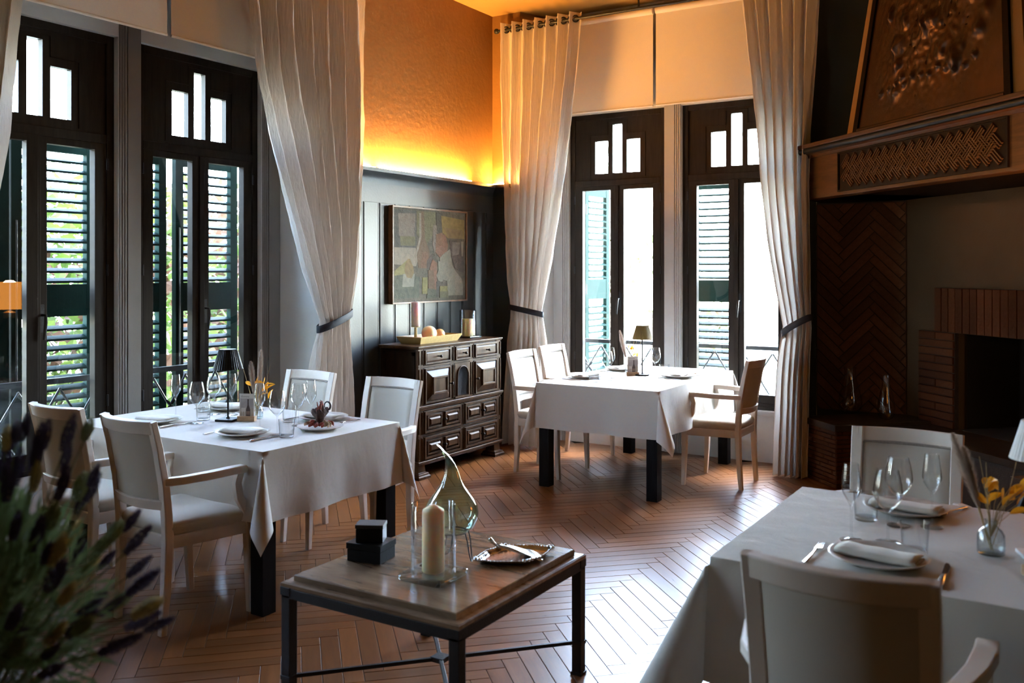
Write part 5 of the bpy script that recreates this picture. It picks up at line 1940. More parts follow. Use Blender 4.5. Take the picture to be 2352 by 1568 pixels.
for i, (cn, poly) in enumerate(shapes):
    y0 = -0.0322 - i * 0.00012
    p = [(0.014 + (PWd - 0.028) * x, 0.014 + (PH - 0.028) * z) for x, z in poly]
    MB().rings([[(x, -0.030, z) for x, z in p], [(x, y0, z) for x, z in p]], cap0=False).build('paint_patch', pal[cn], pt, 0)

# ------------------------------------------------------------------ carved cabinet
cb = empty('carved_cabinet', (-4.335, 5.60, 0), R(90), 'dark carved walnut cabinet with raised panels beneath the painting', 'cabinet')
CW, CD = 1.16, 0.385
bd = MB()
bd.mm(0.02, CW - 0.02, 0.012, CD, 0.10, 1.0)
bd.build('carcass', M['cabdark'], cb, 0)


def mould(name, z0, z1, ov, mat):
    m = MB()
    zz = (z1 - z0)
    pf = [(0.0, z0), (ov * 0.5, z0 + zz * 0.1), (ov * 0.6, z0 + zz * 0.45), (ov, z0 + zz * 0.55), (ov, z1 - zz * 0.08), (ov - 0.004, z1), (0.0, z1)]
    rs = []
    for o_, z in pf:
        rs.append([(-o_ + 0.005, -o_, z), (CW + o_ - 0.005, -o_, z), (CW + o_ - 0.005, CD, z), (-o_ + 0.005, CD, z)])
    m.rings(rs)
    return m.build(name, mat, cb, 0, 0.0015)


mould('base_moulding', 0.10, 0.135, 0.022, M['cabinet'])
mould('waist_moulding', 0.518, 0.56, 0.022, M['cabinet'])
mould('top_board', 0.992, 1.018, 0.018, M['cabinet'])
# pilasters and rails
pl = MB()
def pil(x0, x1, z0, z1):
    pl.mm(x0, x1, -0.002, 0.02, z0, z1)
    pl.mm(x0 + 0.006, x0 + 0.014, -0.010, 0.0, z0 + 0.01, z1 - 0.01)
    pl.mm(x1 - 0.014, x1 - 0.006, -0.010, 0.0, z0 + 0.01, z1 - 0.01)
for x0 in (0.0, 1.10):
    for z0, z1 in ((0.135, 0.32), (0.335, 0.518), (0.56, 0.85), (0.865, 0.992)):
        pil(x0, x0 + 0.06, z0, z1)
for x0 in (0.415, 0.695):
    for z0, z1 in ((0.56, 0.85), (0.865, 0.992)):
        pil(x0, x0 + 0.05, z0, z1)
for z0, z1 in ((0.135, 0.32), (0.335, 0.518)):
    pil(0.558, 0.602, z0, z1)
pl.mm(0, CW, -0.004, 0.02, 0.85, 0.865)
pl.mm(0, CW, -0.004, 0.02, 0.32, 0.335)
pl.build('pilasters', M['cabinet'], cb, 0, 0.0012)


def raised(m, x0, x1, z0, z1, y0, ins, h, rim=0.012):
    # frame rim
    for a, b, c, d in ((x0, x1, z0, z0 + rim), (x0, x1, z1 - rim, z1), (x0, x0 + rim, z0 + rim, z1 - rim), (x1 - rim, x1, z0 + rim, z1 - rim)):
        m.mm(a, b, y0 - 0.014, y0, c, d)
    a, b, c, d = x0 + rim, x1 - rim, z0 + rim, z1 - rim
    i2 = ins
    m.rings([[(a, y0, c), (b, y0, c), (b, y0, d), (a, y0, d)], [(a + 0.004, y0 - 0.004, c + 0.004), (b - 0.004, y0 - 0.004, c + 0.004), (b - 0.004, y0 - 0.004, d - 0.004), (a + 0.004, y0 - 0.004, d - 0.004)],
             [(a + i2, y0 - h, c + i2), (b - i2, y0 - h, c + i2), (b - i2, y0 - h, d - i2), (a + i2, y0 - h, d - i2)]], cap0=False)
    return a + i2, b - i2, c + i2, d - i2


def knob(parent, x, z, y0):
    k_ = MB()
    k_.tube([(x, y0, z), (x, y0 - 0.018, z), (x, y0 - 0.03, z), (x, y0 - 0.038, z), (x, y0 - 0.042, z)], [0.006, 0.005, 0.011, 0.011, 0.004], 12)
    k_.build('knob', M['knob'], parent, 60)


# top drawers
for x0, x1 in ((0.065, 0.41), (0.47, 0.69), (0.75, 1.095)):
    m = MB()
    m.mm(x0, x1, -0.006, 0.012, 0.87, 0.987)
    raised(m, x0 + 0.006, x1 - 0.006, 0.874, 0.983, -0.006, 0.014, 0.008)
    d = m.build('drawer', M['cabinet'], cb, 0, 0.001)
    knob(d, (x0 + x1) / 2, 0.928, -0.014)
# doors
for x0, x1, kx in ((0.065, 0.41, 0.395), (0.75, 1.095, 0.765)):
    m = MB()
    m.mm(x0, x1, -0.006, 0.012, 0.565, 0.847)
    r = raised(m, x0 + 0.008, x1 - 0.008, 0.572, 0.84, -0.006, 0.055, 0.03)
    m.rings([[(r[0], -0.036, r[2]), (r[1], -0.036, r[2]), (r[1], -0.036, r[3]), (r[0], -0.036, r[3])], [(r[0], -0.046, r[2]), (r[1], -0.046, r[2]), (r[1], -0.046, r[3]), (r[0], -0.046, r[3])],
             [(r[0] + 0.014, -0.046, r[2] + 0.014), (r[1] - 0.014, -0.046, r[2] + 0.014), (r[1] - 0.014, -0.046, r[3] - 0.014), (r[0] + 0.014, -0.046, r[3] - 0.014)],
             [(r[0] + 0.016, -0.038, r[2] + 0.016), (r[1] - 0.016, -0.038, r[2] + 0.016), (r[1] - 0.016, -0.038, r[3] - 0.016), (r[0] + 0.016, -0.038, r[3] - 0.016)]], cap0=False)
    d = m.build('door', M['cabinet'], cb, 0, 0.001)
    knob(d, kx, 0.70, -0.008)
# arch panel
ax0, ax1, az0, az1 = 0.475, 0.685, 0.565, 0.847
cxm, rad = (ax0 + ax1) / 2, 0.078
arc = [(cxm - rad, az0 + 0.018)] + [(cxm - rad * math.cos(R(t)), 0.742 + rad * math.sin(R(t))) for t in range(0, 181, 12)] + [(cxm + rad, az0 + 0.018)]
m = MB()
outer = [(ax0, az0), (ax0, az1), (ax1, az1), (ax1, az0)]
# spandrels: left and right halves as strips
half = arc[:len(arc) // 2 + 1]
n_ = len(half)
m.grid([[(ax0, -0.008, az0 + (az1 - az0) * k / (n_ - 1)), (half[k][0], -0.008, half[k][1])] for k in range(n_)])
m.grid([[(2 * cxm - half[k][0], -0.008, half[k][1]), (ax1, -0.008, az0 + (az1 - az0) * k / (n_ - 1))] for k in range(n_)])
m.add([(ax0, -0.008, az1), (cxm, -0.008, 0.742 + rad), (ax1, -0.008, az1)], [(0, 1, 2)])
m.mm(ax0, ax1, -0.01, 0.01, az0, az0 + 0.018)
m.build('arch_panel', M['cabinet'], cb, 0)
MB().tube([(x, -0.012, z) for x, z in arc], 0.006, 8).build('arch_bead', M['cabinet'], cb, 60)
MB().rings([[(x, 0.008, z) for x, z in arc], [(x, 0.0105, z) for x, z in arc]]).build('arch_dark_sheet', M['soot_recess'], cb, 0)  # flat near-black sheet; the shade of a deep arch is put into its colour
# lower drawers: two raised squares each
for x0, x1 in ((0.065, 0.553), (0.607, 1.095)):
    for z0, z1 in ((0.14, 0.316), (0.34, 0.514)):
        m = MB()
        m.mm(x0, x1, -0.006, 0.012, z0, z1)
        for a, b, c, d in ((x0 + 0.004, x1 - 0.004, z0 + 0.004, z0 + 0.02), (x0 + 0.004, x1 - 0.004, z1 - 0.02, z1 - 0.004), (x0 + 0.004, x0 + 0.02, z0 + 0.02, z1 - 0.02), (x1 - 0.02, x1 - 0.004, z0 + 0.02, z1 - 0.02)):
            m.mm(a, b, -0.018, -0.006, c, d)
        xm = (x0 + x1) / 2
        for a, b in ((x0 + 0.034, xm - 0.022), (xm + 0.022, x1 - 0.034)):
            r = raised(m, a, b, z0 + 0.034, z1 - 0.034, -0.006, 0.02, 0.022, 0.014)
        d = m.build('drawer', M['cabinet'], cb, 0, 0.001)
        knob(d, xm, (z0 + z1) / 2, -0.006)
# feet and side panels
for fx in (0.05, CW - 0.05):
    for fy in (0.045, CD - 0.05):
        m = MB()
        m.rings([[(fx - a, fy - a, z), (fx + a, fy - a, z), (fx + a, fy + a, z), (fx - a, fy + a, z)] for a, z in ((0.075, 0.0), (0.075, 0.02), (0.066, 0.026), (0.062, 0.04), (0.045, 0.048), (0.04, 0.1))])
        m.build('foot', M['cabinet'], cb, 0, 0.002)
sp = MB()
for sx, xx in ((-1, 0.02), (1, CW - 0.02)):
    for z0, z1 in ((0.16, 0.50), (0.58, 0.97)):
        for a, b, c, d in ((0.04, 0.36, z0, z0 + 0.03), (0.04, 0.36, z1 - 0.03, z1), (0.04, 0.07, z0, z1), (0.33, 0.36, z0, z1)):
            sp.mm(min(xx, xx + sx * 0.012), max(xx, xx + sx * 0.012), a, b, c, d)
    sp.mm(min(xx, xx + sx * 0.016), max(xx, xx + sx * 0.016), 0.0, 0.03, 0.135, 0.99)
sp.build('side_panel', M['cabdark'], cb, 0)

# things on the cabinet
CT = 1.0185
tr = empty('bamboo_tray', (-4.53, 6.01, CT), R(90), 'shallow bamboo tray with sloping sides on the carved cabinet', 'tray')
TLn, TWd = 0.56, 0.24
MB().mm(-TLn / 2 + 0.03, TLn / 2 - 0.03, -TWd / 2 + 0.03, TWd / 2 - 0.03, 0, 0.008).build('tray_base', M['bamboo'], tr, 0)
a0, b0, a1, b1 = TLn / 2 - 0.03, TWd / 2 - 0.03, TLn / 2, TWd / 2
for nm, q in (('f', ((-a0, -b0), (a0, -b0), (a1, -b1), (-a1, -b1))), ('b', ((a0, b0), (-a0, b0), (-a1, b1), (a1, b1))), ('l', ((-a0, b0), (-a0, -b0), (-a1, -b1), (-a1, b1))), ('r', ((a0, -b0), (a0, b0), (a1, b1), (a1, -b1)))):
    m = MB()
    m.add([(q[0][0], q[0][1], 0), (q[1][0], q[1][1], 0), (q[2][0], q[2][1], 0.055), (q[3][0], q[3][1], 0.055)], [(0, 1, 2, 3)])
    o = m.build('tray_side', M['bamboo'], tr, 0)
    sd = o.modifiers.new('thick', 'SOLIDIFY')
    sd.thickness = 0.008
    sd.offset = 0
cd = empty('pillar_candle', (-4.56, 5.86, CT + 0.008), 0, 'pale pillar candle on a short brass stick in the bamboo tray', 'candle')
MB().lathe([(0.0, 0.0), (0.03, 0.0), (0.03, 0.006), (0.012, 0.010), (0.0115, 0.115), (0.036, 0.12), (0.037, 0.126), (0.0, 0.127)], 24).build('candlestick', M['brass'], cd, 40)
MB().lathe([(0.0, 0.127), (0.034, 0.127), (0.036, 0.13), (0.036, 0.305), (0.034, 0.312), (0.02, 0.318), (0.0, 0.322)], 32).build('candle_body', M['waxwhite'], cd, 50)
MB().tube([(0, 0, 0.32), (0.001, 0, 0.335)], 0.0013, 6).build('wick', M['wick'], cd, 40)
for nm, loc, r, mt, lb in (('ball_candle', (-4.52, 5.985), 0.062, 'wax', 'large cream ball candle in the bamboo tray'), ('ball_candle', (-4.53, 6.14), 0.045, 'waxpeach', 'smaller peach ball candle in the bamboo tray')):
    e = empty(nm, (*loc, CT + 0.008), 0, lb, 'candle', 'ball candles in the tray')
    pr_ = [(r * math.sin(R(t)), r - r * math.cos(R(t))) for t in range(0, 172, 9)]
    pr_[0] = (0.0, 0.0)
    pr_ += [(r * 0.1, 1.97 * r), (0.0, 1.96 * r)]
    MB().lathe(pr_, 32).build('wax_ball', M[mt], e, 60)
    MB().tube([(0, 0, 1.95 * r), (0.001, 0, 2.04 * r)], 0.0012, 6).build('wick', M['wick'], e, 40)
hl = empty('hurricane_candle_holder', (-4.545, 6.57, CT), 0, 'clear glass hurricane holder on the cabinet with a square base', 'candle holder', 'glass hurricane holders')
MB().mm(-0.085, 0.085, -0.085, 0.085, 0, 0.014).build('glass_base', M['thickglass'], hl, 0, 0.003)
MB().lathe([(0.072, 0.014), (0.072, 0.235), (0.070, 0.237), (0.068, 0.235), (0.068, 0.016)], 40).build('glass_cylinder', M['glass'], hl, 50)
e = empty('short_candle', (-4.545, 6.57, CT + 0.0145), 0, 'short ivory candle inside the hurricane glass on the cabinet', 'candle')
MB().lathe([(0.0, 0.0), (0.046, 0.0), (0.048, 0.003), (0.048, 0.142), (0.045, 0.147), (0.02, 0.142), (0.0, 0.141)], 32).build('candle_body', M['wax'], e, 50)
MB().tube([(0, 0, 0.14), (0.001, 0, 0.153)], 0.0013, 6).build('wick', M['wick'], e, 40)

# ------------------------------------------------------------------ coffee table
kx0, kx1, ky0, ky1 = -2.485, -1.695, 2.40, 3.275
ck = empty('coffee_table', ((kx0 + kx1) / 2, (ky0 + ky1) / 2, 0), 0, 'low square coffee table with brown wooden top and black iron frame', 'coffee table')
sx, sy = (kx1 - kx0) / 2, (ky1 - ky0) / 2
m = MB()
m.rings([[(-sx + i, -sy + i, z), (sx - i, -sy + i, z), (sx - i, sy - i, z), (-sx + i, sy - i, z)] for i, z in ((0.004, 0.452), (0.0, 0.456), (0.0, 0.468), (0.006, 0.472), (0.034, 0.472), (0.034, 0.490), (0.037, 0.4935))])
m.build('table_top', M['coffee'], ck, 0)
m = MB()
for a, b, c, d in ((-sx + 0.002, sx - 0.002, -sy + 0.002, -sy + 0.03), (-sx + 0.002, sx - 0.002, sy - 0.03, sy - 0.002), (-sx + 0.002, -sx + 0.03, -sy + 0.03, sy - 0.03), (sx - 0.03, sx - 0.002, -sy + 0.03, sy - 0.03)):
    m.mm(a, b, c, d, 0.415, 0.452)
m.build('top_frame', M['iron'], ck, 0, 0.002)
for a in (-1, 1):
    for b in (-1, 1):
        m = MB()
        cx_, cy_ = a * (sx - 0.022), b * (sy - 0.022)
        m.mm(cx_ - 0.02, cx_ + 0.02, cy_ - 0.02, cy_ + 0.02, 0, 0.452)
        m.mm(cx_ - 0.024, cx_ + 0.024, cy_ - 0.024, cy_ + 0.024, 0.0, 0.012)
        m.mm(cx_ - 0.023, cx_ + 0.023, cy_ - 0.023, cy_ + 0.023, 0.425, 0.455)
        m.mm(cx_ - 0.023, cx_ + 0.023, cy_ - 0.023, cy_ + 0.023, 0.118, 0.134)
        m.build('leg', M['iron'], ck, 0, 0.0015)
for a in (-1, 1):
    m = MB()
    m.sweep([(-(sx - 0.03), -a * (sy - 0.03), 0.126), ((sx - 0.03), a * (sy - 0.03), 0.126)], 0.014, 0.014)
    m.build('stretcher', M['iron'], ck, 0)
MB().mm(-0.028, 0.028, -0.028, 0.028, 0.117, 0.136).build('cross_plate', M['iron'], ck, 0, 0.002)

KT = 0.494
# black boxes
e = empty('black_box', (-2.335, 2.725, KT), R(10), 'larger black lacquer box on the coffee table, at the bottom of two', 'box', 'stacked black boxes')
MB().mm(-0.072, 0.072, -0.058, 0.058, 0, 0.045).build('box_body', M['black'], e, 0, 0.002)
MB().mm(-0.075, 0.075, -0.061, 0.061, 0.047, 0.07).build('box_lid', M['black'], e, 0, 0.002)
MB().mm(-0.068, 0.068, -0.054, 0.054, 0.045, 0.047).build('box_seam', M['iron'], e, 0)
e = empty('black_box', (-2.335, 2.725, KT + 0.0702), R(28), 'smaller black lacquer box resting on the larger one on the coffee table', 'box', 'stacked black boxes')
MB().mm(-0.052, 0.052, -0.038, 0.038, 0, 0.052).build('box_body', M['black'], e, 0, 0.002)
MB().mm(-0.054, 0.054, -0.040, 0.040, 0.054, 0.068).build('box_lid', M['boxtop'], e, 0, 0.002)
MB().mm(-0.05, 0.05, -0.036, 0.036, 0.052, 0.054).build('box_seam', M['iron'], e, 0)

# hurricane holder with tall candle
e = empty('hurricane_candle_holder', (-2.005, 2.68, KT), R(3), 'clear glass hurricane holder with rounded square base on the coffee table', 'candle holder', 'glass hurricane holders')
sq = []
for a, b, t0 in ((1, -1, -90), (1, 1, 0), (-1, 1, 90), (-1, -1, 180)):
    for q in range(7):
        t = R(t0 + 15 * q)
        sq.append((a * 0.072 + 0.026 * math.cos(t), b * 0.072 + 0.026 * math.sin(t)))
m = MB()
m.rings([[(x * s_, y * s_, z) for x, y in sq] for s_, z in ((0.96, 0.0), (1.0, 0.005), (1.0, 0.016), (0.97, 0.020))])
m.build('glass_base', M['thickglass'], e, 50)
MB().lathe([(0.080, 0.020), (0.080, 0.262), (0.078, 0.265), (0.0755, 0.262), (0.0755, 0.022)], 48).build('glass_cylinder', M['glass'], e, 50)
c = empty('pillar_candle', (-2.005, 2.68, KT + 0.0205), 0, 'tall ivory pillar candle inside the hurricane glass on the coffee table', 'candle')
MB().lathe([(0.0, 0.0), (0.037, 0.0), (0.04, 0.004), (0.041, 0.012), (0.040, 0.215), (0.038, 0.222), (0.008, 0.240), (0.0, 0.241)], 40).build('candle_body', M['wax'], c, 50)
MB().tube([(0, 0, 0.238), (0.001, 0, 0.255)], 0.0013, 6).build('wick', M['wick'], c, 40)

# teardrop vase on a wire stand
vs = empty('teardrop_vase', (-2.058, 2.868, KT), R(32), 'pale green blown-glass teardrop vase with a bent tip on a wire stand', 'vase')
prof = [(0.0, 0.100), (0.03, 0.102), (0.06, 0.111), (0.083, 0.129), (0.098, 0.158), (0.102, 0.183), (0.098, 0.206), (0.088, 0.228), (0.073, 0.250), (0.056, 0.272), (0.042, 0.294),
        (0.033, 0.315), (0.027, 0.336), (0.0225, 0.357), (0.0195, 0.378), (0.017, 0.398), (0.0148, 0.416), (0.0125, 0.432), (0.0108, 0.444)]
rs = []
for i, (r, z) in enumerate(prof):
    t = max(0.0, (z - 0.33) / 0.114)
    bend = -0.052 * t ** 2.2
    tz = -0.006 * t ** 4
    sl = -0.85 * t
    rs.append([(bend + r * math.cos(q) * math.cos(sl), r * math.sin(q), z + tz - r * math.cos(q) * math.sin(sl) * -1) for q in [2 * math.pi * k / 40 for k in range(40)]])
MB().rings(rs, True, False).build('glass_body', M['greenglass'], vs, 70)
st = MB()
ring = [(0.058 * math.cos(2 * math.pi * q / 36), 0.058 * math.sin(2 * math.pi * q / 36), 0.112) for q in range(37)]
st.tube(ring, 0.0028, 8)
st.build('stand_ring', M['iron'], vs, 60)
for k in range(3):
    a = 2 * math.pi * k / 3 - 0.15
    ca, sa = math.cos(a), math.sin(a)
    pts = []
    for rr_, ww, z in ((0.058, 0.028, 0.112), (0.066, 0.026, 0.08), (0.072, 0.02, 0.03), (0.076, 0.010, 0.006), (0.077, 0.0, 0.003), (0.076, -0.010, 0.006), (0.072, -0.02, 0.03), (0.066, -0.026, 0.08), (0.058, -0.028, 0.112)):
        pts.append((ca * rr_ - sa * ww, sa * rr_ + ca * ww, z))
    MB().tube(pts, 0.0026, 8).build('stand_leg', M['iron'], vs, 60)

# silver tray and crumb scoop
ty = empty('silver_tray', (-1.872, 3.022, KT), R(60), 'ornate scalloped silver tray on the coffee table', 'tray')


def tray_r(t):
    return 1 + 0.07 * math.cos(4 * t) + 0.035 * math.cos(8 * t + 0.6) + 0.02 * math.cos(12 * t)


rs = []
for sc_, z in ((0.0, 0.004), (0.8, 0.004), (0.86, 0.005), (0.9, 0.012), (0.97, 0.018), (1.0, 0.019), (1.0, 0.016), (0.9, 0.008), (0.86, 0.0015), (0.6, 0.0), (0.0, 0.0)):
    rs.append([(0.150 * sc_ * (tray_r(t) if sc_ > 0.5 else 1) * math.cos(t), 0.098 * sc_ * (tray_r(t) if sc_ > 0.5 else 1) * math.sin(t), z) for t in [2 * math.pi * k / 72 for k in range(72)]])
MB().rings(rs, False, False).build('dish', M['silver'], ty, 60)
m = MB()
for k in range(60):
    t = 2 * math.pi * k / 60
    big = 1.7 if (abs(math.sin(2 * t)) < 0.25) else 0.8
    r = 0.0052 * big
    c_ = (0.150 * 0.985 * tray_r(t) * math.cos(t), 0.098 * 0.985 * tray_r(t) * math.sin(t), 0.0185)
    m.lathe([(0.0, -r), (r * 0.8, -r * 0.55), (r, 0), (r * 0.8, r * 0.55), (0.0, r)], 8, c_)
m.build('gadroon_rim', M['silver'], ty, 60)
sc = empty('crumb_scoop', (-1.872, 3.007, KT + 0.0045), R(-38), 'silver crumb scoop with an upswept handle lying on the scalloped tray', 'scoop')
g = []
for i in range(17):
    t = i / 16
    ww = 0.006 + 0.082 * max(0, (t - 0.32) / 0.68) ** 1.25 + 0.006 * t
    y = -0.085 + 0.175 * t
    z = 0.004 + 0.066 * (1 - t) ** 2.1
    row = []
    for j in range(9):
        s_ = -1 + j / 4
        lip = 0.020 * (abs(s_) ** 3) * math.sin(math.pi * min(1, t * 1.05)) * (1 if t < 0.97 else 0.3)
        row.append((ww * s_, y + 0.012 * (1 - s_ * s_) * t, z + lip + 0.004 * (1 - s_ * s_)))
    g.append(row)
o = MB().grid(g).build('scoop_blade', M['silver'], sc, 60)
o.modifiers.new('thick', 'SOLIDIFY').thickness = 0.002
MB().tube([(0, -0.095, 0.083), (0, -0.092, 0.080), (0, -0.08, 0.068), (0, -0.06, 0.050)], [0.004, 0.009, 0.007, 0.005], 10).build('handle', M['silver'], sc, 60)

# ------------------------------------------------------------------ clear vases on the fireplace bench
for x, y, s_, lb in ((-1.60, 7.62, 1.0, 'clear round-bellied glass vase on the fireplace bench, before the herringbone bricks'), (-1.30, 7.44, 0.92, 'slimmer clear glass vase on the fireplace bench, closer to the firebox')):
    e = empty('glass_vase', (x, y, 0.4685), 0, lb, 'vase', 'clear vases on the bench')
    k_ = 1.0 if s_ == 1.0 else 0.72
    pr_ = [(0.0, 0.0), (0.03, 0.0), (0.06, 0.012), (0.085, 0.045), (0.09, 0.09), (0.082, 0.14), (0.066, 0.2), (0.05, 0.26), (0.042, 0.31), (0.043, 0.345), (0.048, 0.36)]
    MB().lathe([(r * k_, z * s_) for r, z in pr_], 40).build('glass_body', M['glass'], e, 70)
    MB().lathe([(0.048 * k_, 0.36 * s_), (0.0495 * k_, 0.362 * s_), (0.0475 * k_, 0.363 * s_), (0.0465 * k_, 0.361 * s_)], 40).build('rim', M['thickglass'], e, 70)

# ------------------------------------------------------------------ tripod floor lamp just outside the picture
fl = empty('tripod_floor_lamp', (-0.02, 4.95, 0), 0, 'tripod floor lamp with a glowing orange drum shade beside the fireplace', 'lamp')
for k, a in enumerate((205, 325, 85)):
    ca, sa = math.cos(R(a)), math.sin(R(a))
    MB().sweep([(ca * 0.46, sa * 0.46, 0.0), (ca * 0.03, sa * 0.03, 1.12)], [0.026, 0.036], [0.026, 0.036], up=(ca, sa, 0.4)).build('leg', M['blackwood'], fl, 0)
MB().lathe([(0.0, 1.08), (0.06, 1.08), (0.06, 1.14), (0.02, 1.16), (0.012, 1.30), (0.0, 1.30)], 20).build('hub', M['brass'], fl, 40)
MB().lathe([(0.20, 1.18), (0.205, 1.18), (0.185, 1.47), (0.18, 1.47)], 40).build('lamp_shade', M['warmshade'], fl, 50)
ld = bpy.data.lights.new('lamp_bulb', 'POINT')
ld.energy = 90
ld.color = (1.0, 0.55, 0.24)
ld.shadow_soft_size = 0.09
lo = bpy.data.objects.new('lamp_bulb', ld)
COL.objects.link(lo)
lo.parent = fl
lo.location = (0, 0, 1.40)

# ------------------------------------------------------------------ lavender in the foreground
LV = (-1.585, 0.81)
sd_ = empty('plant_stand', (LV[0], LV[1], 0), 0, 'dark wooden plant stand under the lavender pot', 'stand')
MB().lathe([(0.0, 0.60), (0.16, 0.60), (0.165, 0.605), (0.165, 0.62), (0.16, 0.625), (0.0, 0.625)], 32).build('stand_top', M['blackwood'], sd_, 40)
for k in range(4):
    a = R(45 + 90 * k)
    MB().sweep([(math.cos(a) * 0.15, math.sin(a) * 0.15, 0), (math.cos(a) * 0.11, math.sin(a) * 0.11, 0.6)], 0.028, 0.028, up=(1, 0, 0)).build('leg', M['blackwood'], sd_, 40)
lav = empty('potted_lavender', (LV[0], LV[1], 0.6255), 0, 'dense lavender bush with dark purple and faded yellow spikes in the foreground', 'plant')
MB().lathe([(0.0, 0.0), (0.085, 0.0), (0.09, 0.005), (0.115, 0.17), (0.128, 0.172), (0.13, 0.2), (0.118, 0.2), (0.112, 0.18), (0.0, 0.175)], 32).build('pot', M['pot'], lav, 40)


def spike_mesh(mat, seed, ln=0.074, r=0.0092):
    rr = random.Random(seed)
    m = MB()
    m.tube([(0, 0, 0), (0, 0, ln)], [0.003, 0.002], 6)
    nn = 12
    for i in range(nn):
        t = i / (nn - 1)
        rad = r * (0.75 + 0.5 * math.sin(math.pi * t)) * (1 - 0.35 * t)
        for q in range(6):
            a = 2 * math.pi * (q + 0.5 * (i % 2)) / 6 + rr.uniform(-0.3, 0.3)
            c = Vector((math.cos(a) * rad * 0.55, math.sin(a) * rad * 0.55, ln * t))
            d = Vector((math.cos(a), math.sin(a), 1.0)).normalized()
            s = d.orthogonal().normalized()
            u = d.cross(s)
            L = rad * 1.05
            k = rad * 0.42
            b0_ = [c + (s * math.cos(w_) + u * math.sin(w_)) * k * 0.5 for w_ in (0, 2.1, 4.2)]
            b1_ = [c + d * L * 0.6 + (s * math.cos(w_) + u * math.sin(w_)) * k for w_ in (0, 2.1, 4.2)]
            n0 = len(m.v)
            m.add(b0_ + b1_ + [c + d * L * 1.15], [(0, 1, 4, 3), (1, 2, 5, 4), (2, 0, 3, 5), (3, 4, 6), (4, 5, 6), (5, 3, 6)])
    return m.mesh('flower_spike', mat, 0)


SP = [spike_mesh(M['lavender'], 1), spike_mesh(M['lavender'], 2, 0.062, 0.0085), spike_mesh(M['lavyellow'], 3, 0.062, 0.0095), spike_mesh(M['lavgreen'], 4, 0.055, 0.0105)]
rr = random.Random(31)
cr_v = Vector((math.cos(YAW), math.sin(YAW), 0))          # to the right in the picture
cf_v = Vector((-math.sin(YAW), math.cos(YAW), 0))
stm = MB()
for k in range(130):
    # spikes radiate from the crown in a dome
    az = rr.uniform(0, 2 * math.pi)
    el = rr.uniform(R(-20), R(80))
    rad = rr.uniform(0.17, 0.30)
    d = Vector((math.cos(az) * math.cos(el), math.sin(az) * math.cos(el), math.sin(el)))
    base = Vector((math.cos(az) * 0.04, math.sin(az) * 0.04, 0.22))
    c0 = Vector((0, 0, 0.41))
    tip = c0 + d * rad * (1.0 if el < R(40) else 1.12)
    mid = (base + tip) / 2 + Vector((0, 0, 0.05)) + d * 0.03
    dirv = (tip - mid).normalized()
    dirv = (dirv + Vector((0, 0, 0.15))).normalized()
    stm.tube([base, mid, tip], [0.0016, 0.0014, 0.0012], 5)
    typ = rr.choices((0, 1, 2, 3), (6, 5, 2.6, 1.8))[0]
    o = inst('flower_spike', SP[typ], lav, tip)
    o.rotation_euler = dirv.to_track_quat('Z', 'Y').to_euler()
    sc_ = rr.uniform(0.65, 0.95)
    o.scale = (sc_, sc_, sc_)
stm.build('stems', M['lavstem'], lav, 60)['kind'] = 'stuff'
lm_ = MB()
for k in range(4200):
    az = rr.uniform(0, 2 * math.pi)
    el = rr.uniform(R(-35), R(85))
    rad = rr.uniform(0.03, 0.225) ** 1.0
    d = Vector((math.cos(az) * math.cos(el), math.sin(az) * math.cos(el), math.sin(el)))
    p = Vector((0, 0, 0.37)) + d * rad
    dr = (d + Vector((rr.uniform(-0.6, 0.6), rr.uniform(-0.6, 0.6), rr.uniform(-0.2, 0.8)))).normalized()
    L = rr.uniform(0.03, 0.055)
    wv_ = dr.orthogonal().normalized() * rr.uniform(0.0025, 0.004)
    q = p + dr * L * 0.5 + Vector((0, 0, 0.003))
    lm_.add([p - wv_ * 0.4, p + wv_ * 0.4, q + wv_, q - wv_, p + dr * L], [(0, 1, 2, 3), (3, 2, 4)])
lm_.build('leaves', M['lavleaf'], lav, 0)['kind'] = 'stuff'

# ------------------------------------------------------------------ garden outside
MBg = MB().mm(-60, 40, -30, 70, -3.3, -3.2)
gd = struct(MBg.build('ground', M['ground'], smooth=0))


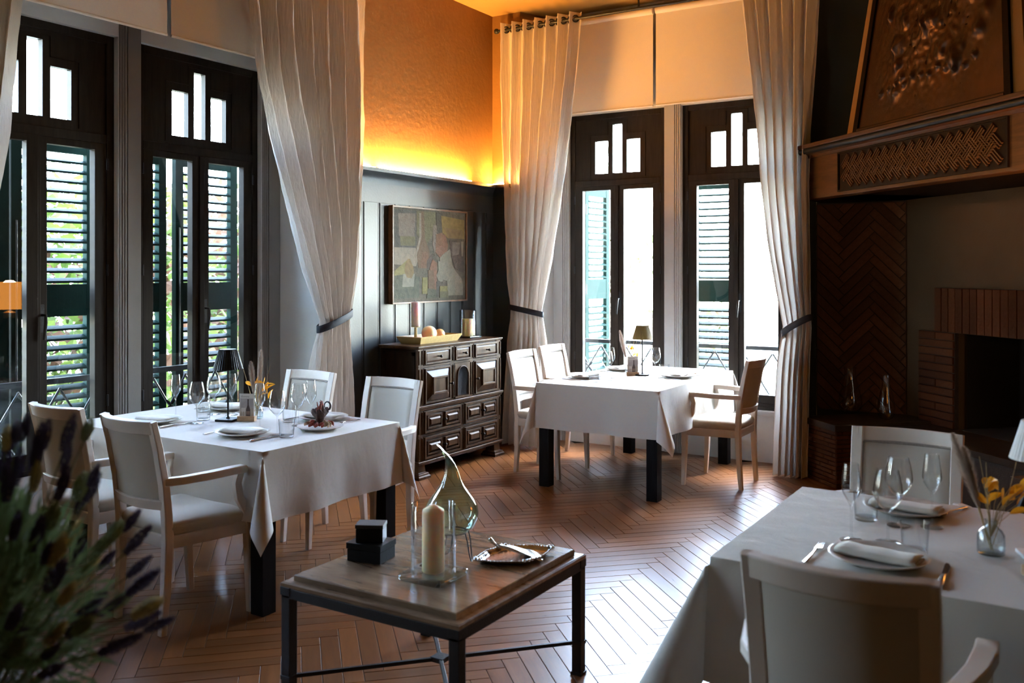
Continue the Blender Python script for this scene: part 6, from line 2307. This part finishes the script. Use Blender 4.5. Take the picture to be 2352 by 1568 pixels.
def make_tree(name, loc, box, nleaf, size, mats, label, seed, brown=0.25, trunk=True):
    rr = random.Random(seed)
    e = empty(name, loc, 0, label, 'tree', 'garden greenery outside the windows')
    t = MB()
    hx, hy, z0, z1 = box
    t.tube([(0, 0, 0), (0.05, 0.1, (z1) * 0.4), (-0.1, 0.0, z1 * 0.8)], [0.11, 0.08, 0.03], 10)
    brs = []
    for k in range(14):
        a = Vector((rr.uniform(-0.1, 0.1), rr.uniform(-0.1, 0.1), rr.uniform(z0 * 0.7, z1 * 0.75)))
        b = Vector((rr.uniform(-hx, hx), rr.uniform(-hy, hy), min(z1, a.z + rr.uniform(0.2, 1.4))))
        c = (a + b) / 2 + Vector((0, 0, 0.2))
        t.tube([a, c, b], [0.03, 0.018, 0.006], 6)
        brs.append((a, c, b))
    t.build('trunk', M['bark'], e, 60)
    cl = [Vector((rr.uniform(-hx, hx), rr.uniform(-hy, hy), rr.uniform(z0, z1))) for _ in range(max(10, nleaf // 40))]
    for nm, mt, fr_ in (('leaves', mats[0], 1 - brown), ('dry_leaves', mats[1], brown)):
        m = MB()
        cc = [c for i, c in enumerate(cl) if (i % 100) / 100 < fr_] if nm == 'leaves' else [c for i, c in enumerate(cl) if (i % 100) / 100 >= fr_ * 0 + (1 - brown)]
        if not cc:
            cc = cl[:2]
        for k in range(int(nleaf * fr_)):
            c = rr.choice(cc)
            p = c + Vector((rr.gauss(0, 0.22), rr.gauss(0, 0.22), rr.gauss(0, 0.20)))
            d = Vector((rr.uniform(-1, 1), rr.uniform(-1, 1), rr.uniform(-1.2, 0.4))).normalized()
            L = size * rr.uniform(0.6, 1.25)
            s = d.cross(Vector((rr.uniform(-1, 1), rr.uniform(-1, 1), rr.uniform(-1, 1)))).normalized() * L * 0.36
            n_ = d.cross(s).normalized() * L * 0.08
            m.add([p, p + d * L * 0.35 + s, p + d * L, p + d * L * 0.35 - s, p + d * L * 0.4 - n_], [(0, 1, 4), (1, 2, 4), (2, 3, 4), (3, 0, 4)])
        m.build(nm, mt, e, 0)['kind'] = 'stuff'
    return e


GL = (M['leafgreen'], M['leafbrown'])
make_tree('climbing_vine', (-7.0, 4.2, -3.2), (0.5, 1.0, 2.6, 5.4), 5200, 0.14, GL, 'yellow-green vine with brown withered leaves outside the leftmost window', 41, 0.25)
make_tree('climbing_vine', (-8.2, 7.0, -3.2), (0.6, 1.1, 2.2, 5.4), 5200, 0.15, GL, 'leafy vine with withered brown clusters outside the window beside the black lamp', 42, 0.3)
make_tree('garden_tree', (-10.6, 10.4, -3.2), (1.0, 1.4, 2.2, 4.6), 3000, 0.17, GL, 'pale bushy tree farther off beyond the left windows', 43, 0.15)
make_tree('garden_tree', (-6.2, 14.5, -3.2), (1.2, 1.0, 3.4, 5.4), 420, 0.16, GL, 'sparse tree washed out by light beyond the back window near the corner', 44, 0.35)
make_tree('garden_tree', (-2.6, 15.0, -3.2), (1.2, 1.0, 3.2, 5.6), 420, 0.16, GL, 'sparse tree washed out by light beyond the back window nearest the fireplace', 45, 0.35)
